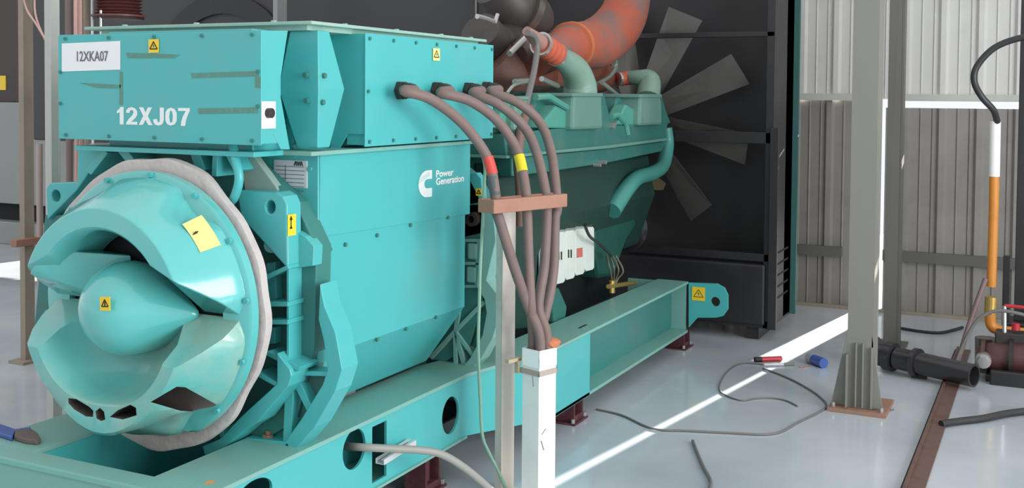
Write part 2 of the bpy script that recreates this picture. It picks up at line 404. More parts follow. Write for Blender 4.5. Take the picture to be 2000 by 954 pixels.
t = thing('radiator_housing', 'large dark grey radiator housing behind the terminal box roof', 'radiator', (9.2, 6.8, 0))
obj('casing', MB().box(8.75, 9.6, 4.55, 10.3, 1.35, 5.0), mat('charcoal_casing', (62, 60, 60), .5, dirt_or_sheen=.5, dcol=(50, 50, 52), dscale=1), t, bevel=.02)
obj('support_leg', MB().box(8.8, 8.95, 4.7, 4.85, 0, 1.35), BLACK2, t); obj('support_leg', MB().box(8.8, 8.95, 8.1, 8.25, 0, 1.35), BLACK2, t)
g = MB(); g.lathe([(0, .95), (-.03, .95), (-.03, .75), (0, .75)], (8.745, 7.55, 1.95), 'x', 40, closed_profile=True)
obj('fan_ring', g, BLACK2, t)
ys_ = at(930, 20, x=8.74).y; g = MB(); g.box(8.735, 8.75, ys_-.008, ys_+.008, 1.4, 5)
obj('seam', g, LGREY, t)

# pipes at top left
t = thing('exhaust_bellows', 'red-brown ribbed bellows hanging above the terminal box', 'exhaust bellows', (5.6, 5.6, 2.4))
c = at(232, 30, y=5.6); prof = []
for i in range(24):
    prof.append((i*.022, .125)); prof.append((i*.022+.011, .155))
g = MB(); g.lathe([(-.012, .0), (-.012, .175), (0, .175)]+prof, c, 'z', 32)
obj('ribbed_sleeve', g, BELL, t, smooth=50)
obj('flange', MB().lathe([(-.03, .0), (-.03, .16), (-.012, .165), (-.012, 0)], c, 'z', 32), mat('dark_flange', (70, 46, 46), .5), t)
obj('drain_tube', MB().tube([at(197, 20, y=5.6), at(197, 80, y=5.6)], .009, 8), STEEL, t)
def vpipe(px, w_, y, m, label, z0=.0, z1=4.2, name='vertical_pipe', group=None):
    p = at(px, 30, y=y); d = (p-Vector((0, 0, EYE))).dot(fw)
    o = obj(name, MB().cyl((p.x, y, z0), (p.x, y, z1), w_*d/F/2, 14), m, smooth=True)
    tag(o, label, 'pipe', group); return o
vpipe(134, 13, 5.9, mat('brown_pipe', (126, 108, 104), .5), 'grey-brown pipe just right of the pale grey column')
vpipe(148, 8, 5.7, PINK, 'pale pink pipe right of the pale column, left of its pink twin')
vpipe(157, 8, 5.72, PINK, 'pale pink pipe right of the pale column, right one of the two')
vpipe(169, 12, 6.0, TAUPE, 'taupe pipe between the pink pipes and the thin white conduit')
vpipe(180, 5, 5.9, WHITE, 'thin white conduit beside the red-brown bellows')
vpipe(75, 12, 6.9, mat('silvery_pipe', (176, 158, 148), .35, metal=.3), 'silvery vertical pipe between the taupe and pale columns', 0, 1.5)
tag(obj('signal_wire', MB().tube([at(68, -20, y=5.6), at(68, 18, y=5.6), at(74, 45, y=5.5), at(88, 78, y=5.4)], .006, 8), PINK), 'pinkish wire sagging toward the pale column, right of its twin', 'wire')
tag(obj('signal_wire', MB().tube([at(42, -20, y=5.6), at(52, 18, y=5.6), at(70, 46, y=5.5), at(88, 76, y=5.4)], .006, 8), PINK), 'pinkish wire slanting across the taupe column at far left', 'wire')
tag(obj('wooden_offcut', MB().obox(at(50, 473, y=6.38), (.1, 0, 0), (0, .03, 0), (0, 0, .025)), WOOD, bevel=.004), 'small pale timber ledge at the taupe column', 'timber')
tag(obj('floor_strip', MB().box(6.6, 6.8, 6.75, 7.4, 0, .03), BLACK2, bevel=.004), 'short black steel strip on the floor at far left', 'steel strip')

# ================================================================== BASE FRAME
YC = 3.18; ZT = .515
t = thing('base_frame', 'teal welded base frame under the generator on maroon feet', 'base frame', (5.4, YC, .13))
def railplan(off=0):  # outer edge of near side in plan
    return [(2.855, 2.58+off), (4.78, 2.58+off), (5.45, 2.42+off), (7.95, 2.42+off)]
# top flanges
g = MB()
near = [(2.96, 2.58), (4.78, 2.58), (5.45, 2.42), (7.95, 2.42), (7.95, 2.66), (5.45, 2.72), (4.78, 2.877), (2.96, 2.877)]
g.prism([(x, y, ZT-.018) for x, y in near], (0, 0, .018))
obj('near_top_flange', g, TEALF, t, bevel=.002)
g = MB()
far = [(x, 2*YC-y) for x, y in near][::-1]
g.prism([(x, y, ZT-.018) for x, y in far], (0, 0, .018))
g.box(2.98, 7.9, 2*YC-2.66, 2*YC-2.64, .15, ZT-.018)
obj('far_rail', g, TEALF, t, bevel=.002)
g = MB().box(2.855, 2.96, 2.58, 3.78, ZT-.018, ZT); g.box(2.862, 2.88, 2.58, 3.78, .2, ZT-.018); g.box(2.94, 2.96, 2.6, 3.78, .2, ZT-.018)
obj('front_crossmember', g, TEALF, t, bevel=.003)
obj('weld_bead', MB().box(2.853, 2.862, 2.58, 3.78, ZT-.024, ZT-.004), mat('chipped_teal_edge', (120, 180, 165), .5), t, bevel=.002)
# webs of the near rail with lightening holes
web = obj('near_web', MB().prism([(2.88, 2.59, .2), (4.78, 2.59, .2), (4.78, 2.59, ZT-.018), (2.88, 2.59, ZT-.018)], (0, .012, 0)), TEAL, t)
def ell(cpx, cpy, hw, hh, y):
    c = at(cpx, cpy, y=y); e = at(cpx+hw, cpy, y=y); h_ = at(cpx, cpy-hh, y=y)
    rx = e.x-c.x; rz = h_.z-c.z
    return MB().prism([(c.x+rx*math.cos(k*math.pi/16), y-.05, c.z+rz*math.sin(k*math.pi/16)) for k in range(32)], (0, .1, 0))
a = at(727, 830, y=2.59); b_ = at(755, 880, y=2.59)
cut(web, [ell(692, 878, 22, 39, 2.59), ell(497, 968, 35, 30, 2.59), MB().box(a.x, b_.x, 2.5, 2.65, .225, ZT-.045)])
mid = obj('near_web', MB().prism([(4.78, 2.59, .2), (5.45, 2.43, .13), (5.45, 2.43, ZT-.018), (4.78, 2.59, ZT-.018)], (0, .012, 0)), TEAL, t)
# second hole sits in the straight part near the transition
cut(web, ell(880, 812, 16, 36, 2.59))
obj('near_bottom_flange', MB().prism([(2.88, 2.58, .19), (4.78, 2.58, .19), (4.78, 2.86, .19), (2.88, 2.86, .19)], (0, 0, .012)), TEALF, t)
obj('near_boxed_web', MB().box(5.45, 6.0, 2.42, 2.435, .13, ZT-.018), TEAL, t)
g = MB().box(6.0, 7.95, 2.55, 2.565, .15, ZT-.018); g.box(6.0, 6.015, 2.435, 2.55, .15, ZT-.018)
obj('recessed_web', g, mat('recessed_web_paint', (60, 132, 126), .3, dirt_or_sheen=.3, dcol=(120, 120, 116), dscale=1.2), t)
obj('near_lower_flange', MB().box(5.45, 7.95, 2.42, 2.6, .13, .15), TEALF, t, bevel=.002)
# inner walls / cross members seen in the opening
obj('inner_web', MB().box(2.96, 4.6, 3.483, 3.495, .2, ZT-.018), TEAL, t); obj('inner_web', MB().box(2.96, 4.6, 2.865, 2.877, .2, ZT-.018), TEAL, t)
obj('crossmember', MB().box(3.95, 4.1, 2.88, 3.48, .2, .49), TEALF, t); obj('crossmember', MB().box(5.3, 5.5, 2.7, 3.6, .15, .49), TEALF, t)
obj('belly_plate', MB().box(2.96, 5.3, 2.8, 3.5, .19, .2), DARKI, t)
# lifting eye at the far end
eye = [(1345, 553), (1400, 555), (1414, 563), (1421, 578), (1421, 605), (1412, 618), (1398, 621), (1362, 621), (1345, 640)]
lug = obj('lifting_eye', MB().prism(pp(eye, x=7.95), (.03, 0, 0)), TEAL, t)
c = at(1397, 590, x=7.95)
cut(lug, MB().cyl((7.9, c.y, c.z), (8.1, c.y, c.z), .036, 24))
warn(t, 1352, 560, 1377, 589, name='yellow_label', x=7.948)
obj('end_plate', MB().box(7.95, 7.975, 2.44, 2.9, .15, .5), TEALF, t)
obj('slot', MB().obox(at(1138, 638, z=ZT+.0005), (.06, 0, 0), (0, .008, 0), (0, 0, .0005)), DARKI, t)
# small chip of bare primer
for i, (px, py, w_) in enumerate(((410, 943, .022), (1420, 690, .0),)):
    if w_:
        p = at(px, py, z=ZT+.0006); obj('primer_chip', MB().prism([p+Vector((w_*math.cos(k)*(1+.3*math.sin(3*k)), w_*.7*math.sin(k), 0)) for k in [j*.52 for j in range(12)]], (0, 0, .0006)), mat('orange_primer', (214, 150, 90), .6), t)
# feet
for i, (px, py, y) in enumerate(((1130, 838, 2.44), (1342, 672, 2.44), (846, 960, 2.62), (1335, 672, 3.8), (700, 1000, 3.7))):
    if i < 3: p = at(px, py, y=y)
    x = (p.x, p.x, p.x, 7.5, 4.2)[i]
    zt = .13 if i in (0, 1, 3) else .19
    g = MB(); g.box(x-.1, x+.1, y-.02, y+.14, 0, .012); g.box(x-.06, x+.06, y+.0, y+.12, .012, .045); g.cyl((x, y+.06, .045), (x, y+.06, zt), .035, 14); g.box(x-.07, x-.055, y+.0, y+.12, .012, zt); g.box(x+.055, x+.07, y+.0, y+.12, .012, zt)
    f = obj('isolator_foot', g, MAROON, t, bevel=.003)
    bo = MB()
    bo.cyl((x+.085, y, .012), (x+.085, y, .035), .012, 8); bo.cyl((x-.085, y, .012), (x-.085, y, .035), .012, 8)
    pieces('foot_bolt', bo, STEEL, f)

# ================================================================== ALTERNATOR
A = thing('alternator', 'large teal alternator with domed air intake cowl and box marked 12XJ07', 'alternator', (4.2, YC, .515))
ZC = 1.06
# stator housing -------------------------------------------------
YS = 2.62
prof = [(YS, 1.655), (YS, .84), (2.84, .54), (2*YC-2.84, .54), (2*YC-YS, .84), (2*YC-YS, 1.655)]
g = MB().prism([(3.6, y, z) for y, z in prof], (1.22, 0, 0))
stator = obj('stator_housing', g, TEAL, A, bevel=.006)
g = MB().prism([(3.6, YS-.004, 1.655), (4.86, YS-.004, 1.655), (4.86, YS-.004, 1.30), (3.6, YS-.004, 1.325)], (0, .02, 0))
g.box(3.585, 3.6, YS-.004, 2*YC-YS, 1.3, 1.655)
obj('upper_skirt', g, TEAL, A, bevel=.003)
g = MB().box(3.50, 4.90, YS-.035, 2*YC-YS+.035, 1.655, 1.672)
obj('top_flange', g, TEALF, A, bevel=.003)
sc = MB()
for px, py in ((643, 487), (673, 478), (735, 460), (800, 440), (873, 425), (735, 664), (792, 643), (850, 620)):
    p = at(px, py, y=YS); sc.cyl((p.x, YS-.01, p.z), (p.x, YS, p.z), .009, 8)
pieces('panel_screw', sc, TEALD, A)
# data plate on the front of the skirt
a = at(536, 312, x=3.583); b_ = at(600, 368, x=3.583)
pl = obj('data_plate', MB().box(3.580, 3.585, b_.y, a.y, b_.z, a.z), mat('silver_plate', (206, 208, 212), .35), A)
g = MB()
for k in range(7):
    z = a.z-.025-k*.016; g.box(3.5785, 3.580, b_.y+.012, a.y-.012, z-.0012, z+.0012)
g.box(3.5785, 3.580, a.y-.06, a.y-.057, b_.z+.01, a.z-.02)
pieces('ruled_line', g, INKG, pl)
text('maker_lettering', 'ΛVΛ', .022, (3.579, b_.y+.04, a.z-.013), m=INK, parent=pl, bold=.001, **FR)
sc = MB()
for px, py in ((607, 330), (608, 414), (577, 305)):
    p = at(px, py, x=3.585); sc.cyl((3.575, p.y, p.z), (3.585, p.y, p.z), .009, 10)
pieces('panel_screw', sc, TEAL, A)
# logo on the side
a = at(817, 335, y=YS-.006); b_ = at(843, 384, y=YS-.006); wv = b_.x-a.x; hv = a.z-b_.z
def L2(u, v): return (a.x+u*wv, YS-.0065, b_.z+v*hv)
pts = []
for k in range(13):
    th = math.pi/2+k*math.pi/12; pts.append(L2(.62+.62*math.cos(th), .5+.5*math.sin(th)))
outer = [L2(1, 1)]+pts+[L2(1, 0), L2(1, .33)]
inner = [L2(.62, .33)]+[L2(.62+.2*math.cos(th), .5+.17*math.sin(th)) for th in [1.5*math.pi-k*math.pi/6 for k in range(1, 6)]]+[L2(.62, .67), L2(1, .67)]
obj('maker_emblem', MB().prism(outer+inner, (0, -.0015, 0)), PAINTW, stator)
# slanted gap strokes through the emblem
g = MB()
for k in range(3):
    g.prism([L2(-.05, .48+.06*k+.05), L2(.8, .9+.06*k-.1), L2(.8, .915+.06*k-.1), L2(-.05, .495+.06*k+.05)], (0, -.0025, 0))
pieces('emblem_stroke', g, mat('red_white_stroke', (150, 205, 200), .5), stator)
p = at(851, 341, y=YS-.007); text('brand_lettering', 'Power', .046, p, m=PAINTW, parent=stator, bold=.0010, align='LEFT', xs=1.38, **SD)
p = at(851, 356, y=YS-.007); text('brand_lettering', 'Generation', .046, p, m=PAINTW, parent=stator, bold=.0010, align='LEFT', xs=1.3, **SD)

# terminal box ---------------------------------------------------
TB = obj('terminal_box', MB().box(3.62, 4.95, 2.76, 2*YC-2.76, 1.672, 2.15).box(3.41, 3.62, 2.80, 2*YC-2.80, 1.672, 2.15), TEAL, A, bevel=.004)
fc = obj('front_cover', MB().box(3.29, 3.41, 2.662, 3.712, 1.707, 2.13), TEAL, A, bevel=.004)
g = MB(); g.box(3.286, 3.29, 2.658, 3.716, 1.703, 2.134)
obj('cover_sheet', g, TEAL, fc, bevel=.0015)
g = MB()
for k in range(5):
    y = 2.70+k*.243
    for z in (1.72, 2.118): g.cyl((3.279, y, z), (3.286, y, z), .007, 8)
for z in (1.85, 1.98): g.cyl((3.279, 2.672, z), (3.286, 2.672, z), .007, 8); g.cyl((3.279, 3.702, z), (3.286, 3.702, z), .007, 8)
pieces('cover_screw', g, TEALD, fc)
a = at(121, 84, x=3.284); b_ = at(235, 138, x=3.284)
ps = obj('paper_sign', MB().prism([at(121, 85, x=3.285), at(235, 80, x=3.285), at(235, 136, x=3.285), at(121, 140, x=3.285)], (-.001, 0, 0)), WHITE, fc)
text('sign_lettering', '12XKA07', .058, at(179, 111, x=3.2835), m=INKG, parent=ps, bold=.0004, xs=.78, **FR)
p0_, p1_ = at(229, 243, x=3.2855), at(372, 247, x=3.2855); ch_ = at(229, 209, x=3.2855).z-p0_.z; glyphs('identification_number', '12XJ07', p0_, Vector((0, -1, 0))*(p0_.y-p1_.y)/3.62, (0, 0, ch_), (-1, 0, 0), PAINTW, fc)
warn(fc, 291, 77, 311, 103, x=3.285)
# glue / rust residues with a shape of their own
g = MB()
for q in (((373, 143), (504, 139), (506, 149), (374, 153)), ((387, 212), (504, 210), (504, 221), (388, 223)), ((498, 150), (509, 150), (509, 172), (498, 172)), ((246, 103), (352, 107), (340, 114), (250, 114)), ((234, 140), (240, 140), (240, 205), (233, 205)), ((155, 162), (236, 166), (236, 173), (190, 172))):
    g.prism(pp(q, x=3.2856), (-.0006, 0, 0))
pieces('tape_residue', g, mat('brown_green_residue', (98, 142, 128), .8, dirt_or_sheen=.7, dcol=(84, 168, 160), dscale=30), fc)
pl = obj('switch_plate', MB().prism(pp(((510, 198), (537, 198), (537, 251), (510, 252)), y=2.658), (0, -.004, 0)), WHITE, fc, bevel=.001)
c = at(525, 221, y=2.65); obj('rotary_knob', MB().cyl((c.x, 2.655, c.z), (c.x, 2.635, c.z), .019, 20), GLAND, pl)
# wings under covers
g = MB()
g.prism(pp(((510, 60), (562, 60), (545, 172), (566, 292), (549, 292), (533, 262), (511, 262)), y=2.661), (0, .008, 0))
obj('wing_plate', g, TEAL, A)
# corner column with bulged lozenge facets
cx, cy = 3.56, 2.60
zt, zm, zb = 2.148, 1.92, 1.685
v = [(cx, cy, zt), (cx-.012, cy-.012, zm), (cx, cy, zb),
     (3.56, 2.735, zt), (3.55, 2.785, zm), (3.56, 2.70, zb),
     (3.635, 2.60, zt), (3.735, 2.595, zm), (3.64, 2.60, zb),
     (3.66, 2.74, zt), (3.75, 2.79, zm), (3.66, 2.70, zb)]
g = MB().add(v, [(0, 3, 4, 1), (1, 4, 5, 2), (0, 1, 7, 6), (1, 2, 8, 7), (3, 9, 10, 4), (4, 10, 11, 5), (6, 7, 10, 9), (7, 8, 11, 10), (0, 6, 9, 3), (2, 5, 11, 8)])
cc = obj('corner_column', g, TEAL, A, bevel=.003)
g = MB()
for px, py in ((602, 147), (604, 197)):
    p = at(px, py, x=3.556); g.cyl((3.53, p.y, p.z), (3.56, p.y, p.z), .011, 8)
for px, py in ((628, 148), (625, 200)):
    p = at(px, py, y=2.6); g.cyl((p.x, 2.58, p.z), (p.x, 2.6, p.z), .011, 8)
pieces('corner_bolt', g, TEALD, cc)
# narrow wings right and left of the corner
g = MB().prism(pp([(714, 66), (638, 66), (662, 172), (645, 290), (662, 290), (678, 262), (714, 262)], x=3.835), (.01, 0, 0))
obj('side_return', g, TEAL, A)
sidec = obj('side_cover', MB().box(3.845, 4.985, 2.565, 2.66, 1.685, 2.147).box(3.86, 4.95, 2.66, 2.78, 1.74, 2.147), TEAL, A, bevel=.003)
obj('cover_sheet', MB().box(3.832, 4.992, 2.558, 2.565, 1.68, 2.152), TEAL, sidec, bevel=.0015)
g = MB()
for k in range(7):
    x = 3.86+k*.185
    for z in (1.70, 2.13): g.cyl((x, 2.551, z), (x, 2.558, z), .008, 8)
g.cyl((4.975, 2.551, 1.91), (4.975, 2.558, 1.91), .008, 8); g.cyl((3.85, 2.551, 1.91), (3.85, 2.558, 1.91), .008, 8)
pieces('cover_screw', g, TEALD, sidec)
warn(sidec, 845, 94, 858, 119, name='warning_label', m=YELP, y=2.556)
roof = MB(); roof.prism([(3.50, 2.585, 2.168), (5.0, 2.60, 2.168), (5.0, 3.78, 2.168), (3.50, 3.80, 2.168)], (0, 0, .014))
ROOFM = mat('sky_paled_teal_roof', (150, 185, 172), .5, dirt_or_sheen=.7, dcol=(190, 192, 176), dscale=5)  # sky reflection on the roof put into the pale colour
rf = obj('roof_plate', roof, ROOFM, A, bevel=.003)
obj('roof_skirt', MB().box(3.53, 4.96, 2.63, 3.73, 2.148, 2.168), ROOFM, rf)
g = MB()
for x in (3.8, 4.2, 4.6, 4.9): g.cyl((x, 2.64, 2.182), (x, 2.64, 2.19), .012, 8)
for y in (2.8, 3.2, 3.6): g.cyl((3.54, y, 2.182), (3.54, y, 2.19), .012, 8)
pieces('roof_bolt', g, ROOFM, rf)

# end bracket casting -------------------------------------------
def rib(p0, p1, w_, x, d, g):           # straight rib traced on plane x, width in px
    a = Vector(p0); b_ = Vector(p1); nrm = Vector((-(b_-a).y, (b_-a).x)).normalized()*w_/2
    g.prism(pp([tuple(a+nrm), tuple(b_+nrm), tuple(b_-nrm), tuple(a-nrm)], x=x), (d, 0, 0))
g = MB()
back = [(3.80, .60), (3.82, 1.0), (3.81, 1.52), (3.70, 1.52), (3.70, 1.655), (2.93, 1.655), (2.66, 1.47), (2.56, 1.3), (2.57, .90), (2.66, .60), (2.80, .515), (3.56, .515)]
g.prism([(3.50, y, z) for y, z in back], (.10, 0, 0))
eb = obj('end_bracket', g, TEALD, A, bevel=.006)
lugR = obj('lifting_lug', MB().prism(pp([(462, 372), (540, 376), (553, 384), (560, 400), (562, 520), (557, 521), (470, 425)], x=3.40), (.09, 0, 0)), TEAL, A, bevel=.006)
cut(lugR, MB().prism([p+Vector((-.1, 0, 0)) for p in pp([(528+9*math.cos(k*.4), 405+13*math.sin(k*.4)) for k in range(16)], x=3.40)], (.4, 0, 0)))
warn(lugR, 561, 420, 577, 459, name='yellow_label', sym=False, y=at(560, 440, x=3.40).y-.001)
g = MB(); c = at(569, 436, y=at(560, 440, x=3.40).y-.006)
g.box(c.x-.002, c.x+.002, c.y, c.y+.001, c.z-.02, c.z+.018); g.prism([(c.x-.009, c.y, c.z+.012), (c.x+.009, c.y, c.z+.012), (c.x, c.y, c.z+.028)], (0, .001, 0)); g.prism([(c.x-.008, c.y, c.z-.022), (c.x+.008, c.y, c.z-.022), (c.x, c.y, c.z-.008)], (0, .001, 0))
obj('arrow_symbol', g, INK, lugR)
lugL = obj('lifting_lug', MB().prism(pp([(90, 368), (96, 358), (150, 356), (152, 292), (205, 292), (150, 372), (92, 430)], x=3.40), (.07, 0, 0)), TEAL, A, bevel=.005)
c = at(109, 383, x=3.4); cut(lugL, MB().cyl((3.2, c.y, c.z), (3.7, c.y, c.z), .026, 20))
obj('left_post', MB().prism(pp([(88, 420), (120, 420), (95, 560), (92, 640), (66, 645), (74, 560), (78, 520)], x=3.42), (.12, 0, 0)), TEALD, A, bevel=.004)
g = MB()
g.box(3.32, 3.5, 2.72, 3.66, 1.655, 1.675)
rib((205, 295), (172, 338), 14, 3.38, .14, g)
rib((378, 292), (392, 335), 18, 3.38, .14, g); rib((420, 300), (418, 345), 10, 3.38, .14, g); rib((440, 292), (462, 335), 10, 3.40, .12, g); rib((235, 290), (255, 315), 16, 3.38, .14, g)
rib((515, 595), (562, 595), 9, 3.40, .12, g); rib((515, 630), (562, 630), 9, 3.40, .12, g)
rib((562, 525), (562, 705), 5, 3.42, .1, g); rib((512, 545), (562, 522), 8, 3.40, .12, g)
rib((520, 690), (585, 722), 9, 3.40, .12, g)
pieces('casting_rib', g, TEAL, A, bevel=.002)
g = MB(); g.prism(pp([(589, 520), (612, 520), (621, 560), (621, 712), (592, 720)], x=3.53), (.06, 0, 0))
g.prism(pp([(580, 452), (596, 462), (613, 482), (611, 520), (580, 524)], x=3.47), (.06, 0, 0))
obj('side_pad', g, TEAL, A, bevel=.003)
g = MB(); g.prism(pp([(520, 515), (537, 512), (540, 585), (520, 588)], x=3.46), (.04, 0, 0)); g.prism(pp([(520, 640), (537, 640), (537, 672), (520, 672)], x=3.46), (.04, 0, 0))
g.cyl(at(530, 480, x=3.44), at(530, 480, x=3.5), .03, 14)
pieces('casting_boss', g, TEAL, A, bevel=.003)
obj('dusty_fillet', MB().prism(pp([(470, 286), (489, 296), (540, 366), (545, 378), (500, 376), (478, 372), (472, 330)], x=3.49), (.04, 0, 0)), mat('pale_dusty_casting', (150, 172, 162), .7, dirt_or_sheen=.6, dcol=(176, 170, 160), dscale=9), A, bevel=.004)
# lower curved rim
g = MB()
g.prism(pp([(541, 690), (566, 722), (569, 735), (563, 755), (503, 826), (477, 842), (440, 874), (400, 890), (395, 873), (430, 858), (470, 815), (524, 766), (541, 750)], x=3.38), (.11, 0, 0))
rib((500, 730), (540, 752), 9, 3.39, .1, g); rib((428, 840), (442, 870), 9, 3.39, .1, g)
obj('lower_rim', g, TEAL, A, bevel=.003)
# front foot bracket on the near side
def foot(name, arm, webp, ribs, base, x, d, parent, m=TEAL):
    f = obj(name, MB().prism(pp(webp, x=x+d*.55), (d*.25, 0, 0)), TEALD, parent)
    obj('curved_arm', MB().prism(pp(arm, x=x), (d, 0, 0)), m, f, bevel=.003)
    g = MB()
    for p0, p1, w_ in ribs: rib(p0, p1, w_, x+.01, d*.8, g)
    pieces('radial_rib', g, m, f, bevel=.002)
    if base: obj('foot_pad', MB().prism(pp(base, x=x), (d, 0, 0)), m, f, bevel=.003)
    return f
arm = [(622, 640), (655, 652), (660, 725), (648, 760), (612, 830), (570, 885), (545, 885), (590, 820), (632, 752), (640, 722)]
arm = [(625, 555), (634, 600), (655, 650), (668, 722), (655, 765), (615, 835), (572, 886), (540, 886), (588, 820), (630, 752), (640, 722), (632, 665), (622, 625)]
foot('foot_bracket', arm, [(560, 725), (650, 728), (640, 755), (600, 825), (555, 878), (478, 868), (503, 830), (545, 775)],
     [((563, 729), (660, 732), 9), ((566, 735), (560, 870), 16), ((572, 735), (612, 815), 13)],
     [(478, 856), (560, 864), (575, 886), (482, 874)], 3.46, .11, A)
p = at(524, 856, x=3.5); obj('hold_down_bolt', MB().cyl((p.x, p.y, p.z-.03), (p.x, p.y, p.z+.015), .024, 6).cyl((p.x, p.y, p.z+.015), (p.x, p.y, p.z+.03), .012, 10), RUSTL, A)
# far side foot
obj('far_foot', MB().box(3.45, 3.57, 3.66, 3.78, .515, .9), TEALD, A, bevel=.005)
# drive end bracket
XD = 4.92
g = MB(); g.prism([(XD+.02, y, z) for y, z in back], (.14, 0, 0)); 
db = obj('drive_end_bracket', g, TEALD, A, bevel=.004)
arm2 = [(948, 392), (962, 402), (968, 470), (950, 548), (976, 582), (975, 618), (962, 662), (938, 705), (905, 738), (885, 738), (918, 700), (942, 655), (950, 612), (946, 585), (930, 560), (938, 470)]
f2 = foot('foot_bracket', arm2, [(897, 475), (945, 430), (952, 560), (950, 640), (925, 700), (895, 735), (832, 724), (832, 690), (880, 640), (888, 590)],
     [((888, 648), (910, 728), 9), ((888, 648), (840, 700), 9), ((888, 648), (945, 590), 8), ((888, 648), (930, 705), 7), ((888, 648), (890, 735), 8), ((900, 560), (890, 645), 9), ((903, 470), (897, 560), 8), ((935, 470), (930, 560), 8), ((899, 515), (935, 515), 6), ((898, 560), (935, 560), 6), ((902, 470), (937, 470), 6)],
     [(832, 722), (895, 728), (905, 738), (838, 738)], XD, .1, A, TEALF)
g = MB()
for px, py in ((921, 492), (919, 538)):
    p = at(px, py, x=XD); g.box(XD+.005, XD+.06, p.y-.032, p.y+.032, p.z-.042, p.z+.042)
obj('square_boss', g, TEALF, f2, bevel=.012)
p = at(925, 428, x=XD); g = MB().lathe([(-.03, .018), (-.03, .036), (.02, .036), (.02, .018)], (XD, p.y, p.z), 'x', 20, closed_profile=True)
obj('shackle_nut', g, GLAND, f2)
obj('top_lug', MB().prism(pp([(905, 400), (948, 398), (950, 455), (905, 465)], x=XD+.02), (.05, 0, 0)), TEALF, f2, bevel=.004)
upl = obj('lifting_lug', MB().prism(pp([(918, 338), (930, 338), (940, 350), (943, 395), (918, 400)], x=XD+.02), (.05, 0, 0)), TEAL, A, bevel=.003)
warn(upl, 930, 368, 941, 383, name='orange_label', x=XD+.018)
# drain hose by the casting
tag_ = obj('curved_hose', MB().tube([at(455, 285, x=3.36), at(460, 310, x=3.34), at(467, 350, x=3.33), at(458, 385, x=3.34), at(449, 395, x=3.36)], .018, 12), TEAL, A, smooth=True)

# grey gasket ring ---------------------------------------------
random.seed(3); ph = [random.uniform(0, 6.28) for _ in range(6)]
def wav(ax, r, u_, th):
    r *= .965+.05*abs(math.sin(th))**2*(1 if math.sin(th) < 0 else .3) if r > .5 else 1
    if r > .5: r += .006*math.sin(5*th+ph[0])+.005*math.sin(9*th+ph[1])+.003*math.sin(17*th+ph[2])
    return ax, r, th
g = MB().lathe([(0, .585), (-.035, .583), (-.04, .57), (-.03, .44), (0.02, .44)], (3.315, YC+.022, ZC+.008), 'x', 120, mod=wav, closed_profile=True)
obj('gasket_ring', g, GREYT, A, smooth=50)
obj('shade_backing', MB().lathe([(0, 0), (0, .40), (.03, .40), (.03, 0)], (3.245, YC, ZC), 'x', 40), DARKI, A)  # near-black disc standing in for the shade inside the fan opening

# cowl ---------------------------------------------------------
cowl = obj('air_intake_cowl', MB().lathe([(-.0, .53), (0, .40), (.02, .40), (.02, .535), (.03, .548), (.045, .548), (.045, .40), (.05, .40), (.05, .55), (.0, .552)][0:0] or [(0, .40), (0, .52), (.008, .532), (.045, .532), (.045, .40)], (3.215, YC, ZC), 'x', 96, closed_profile=True, mod=lambda ax, r, u_, th: (ax, min(r, .462/max(1e-3, -math.sin(th))) if math.sin(th) < 0 else r, th)), TEALG, A, smooth=True)
XF = 2.985
def sector(sgn, prof, name, edge_front=23, edge_back=3, seg=72, ripple=.05):
    # prof closed (x, r, isout); the end edges open like a V from back to front
    def mod(ax, r, u_, th):
        k = max(0, min(1, (3.225-ax)/(3.225-XF))); zc = .004+.145*k
        if sgn > 0: zc = .006+.155*k+max(0, .41-r)*.7*k
        e = math.asin(min(.9, zc/r))
        th2 = e+(math.pi-2*e)*u_
        if r > .455 and ax > 3.1:
            r -= ripple*max(0, math.cos(6.0*th2+.5))**1.5*(1.0 if ax > 3.16 else .4)
        if sgn < 0:
            bl_ = math.sin(math.pi*u_)**5
            if ax < 3.05: r += (.036 if r > .39 else -.018)*bl_
            if r > .44: r = min(r, .487/max(1e-3, math.sin(th2)))
        return ax, r, sgn*th2
    g = MB().lathe(prof, (0, YC, ZC), 'x', seg, a0=0, a1=math.pi, mod=mod, closed_profile=True)
    o = obj(name, g, TEALG if sgn > 0 else TEALB, cowl, smooth=42)
    return o
hood = sector(1, [(3.225, .30), (3.06, .315), (XF+.012, .325), (XF, .337), (XF, .405), (XF+.012, .412), (3.06, .445), (3.13, .480), (3.18, .505), (3.225, .515)], 'upper_hood')
bowl = sector(-1, [(3.225, .17), (3.17, .25), (3.08, .315), (XF+.012, .34), (XF-.002, .35), (XF, .40), (XF+.012, .412), (3.06, .445), (3.13, .480), (3.18, .505), (3.225, .515)], 'lower_bowl')
for o in (hood, bowl):
    bv = o.modifiers.new('b', 'BEVEL'); bv.width = .006; bv.segments = 2; bv.limit_method = 'ANGLE'; bv.angle_limit = math.radians(50)
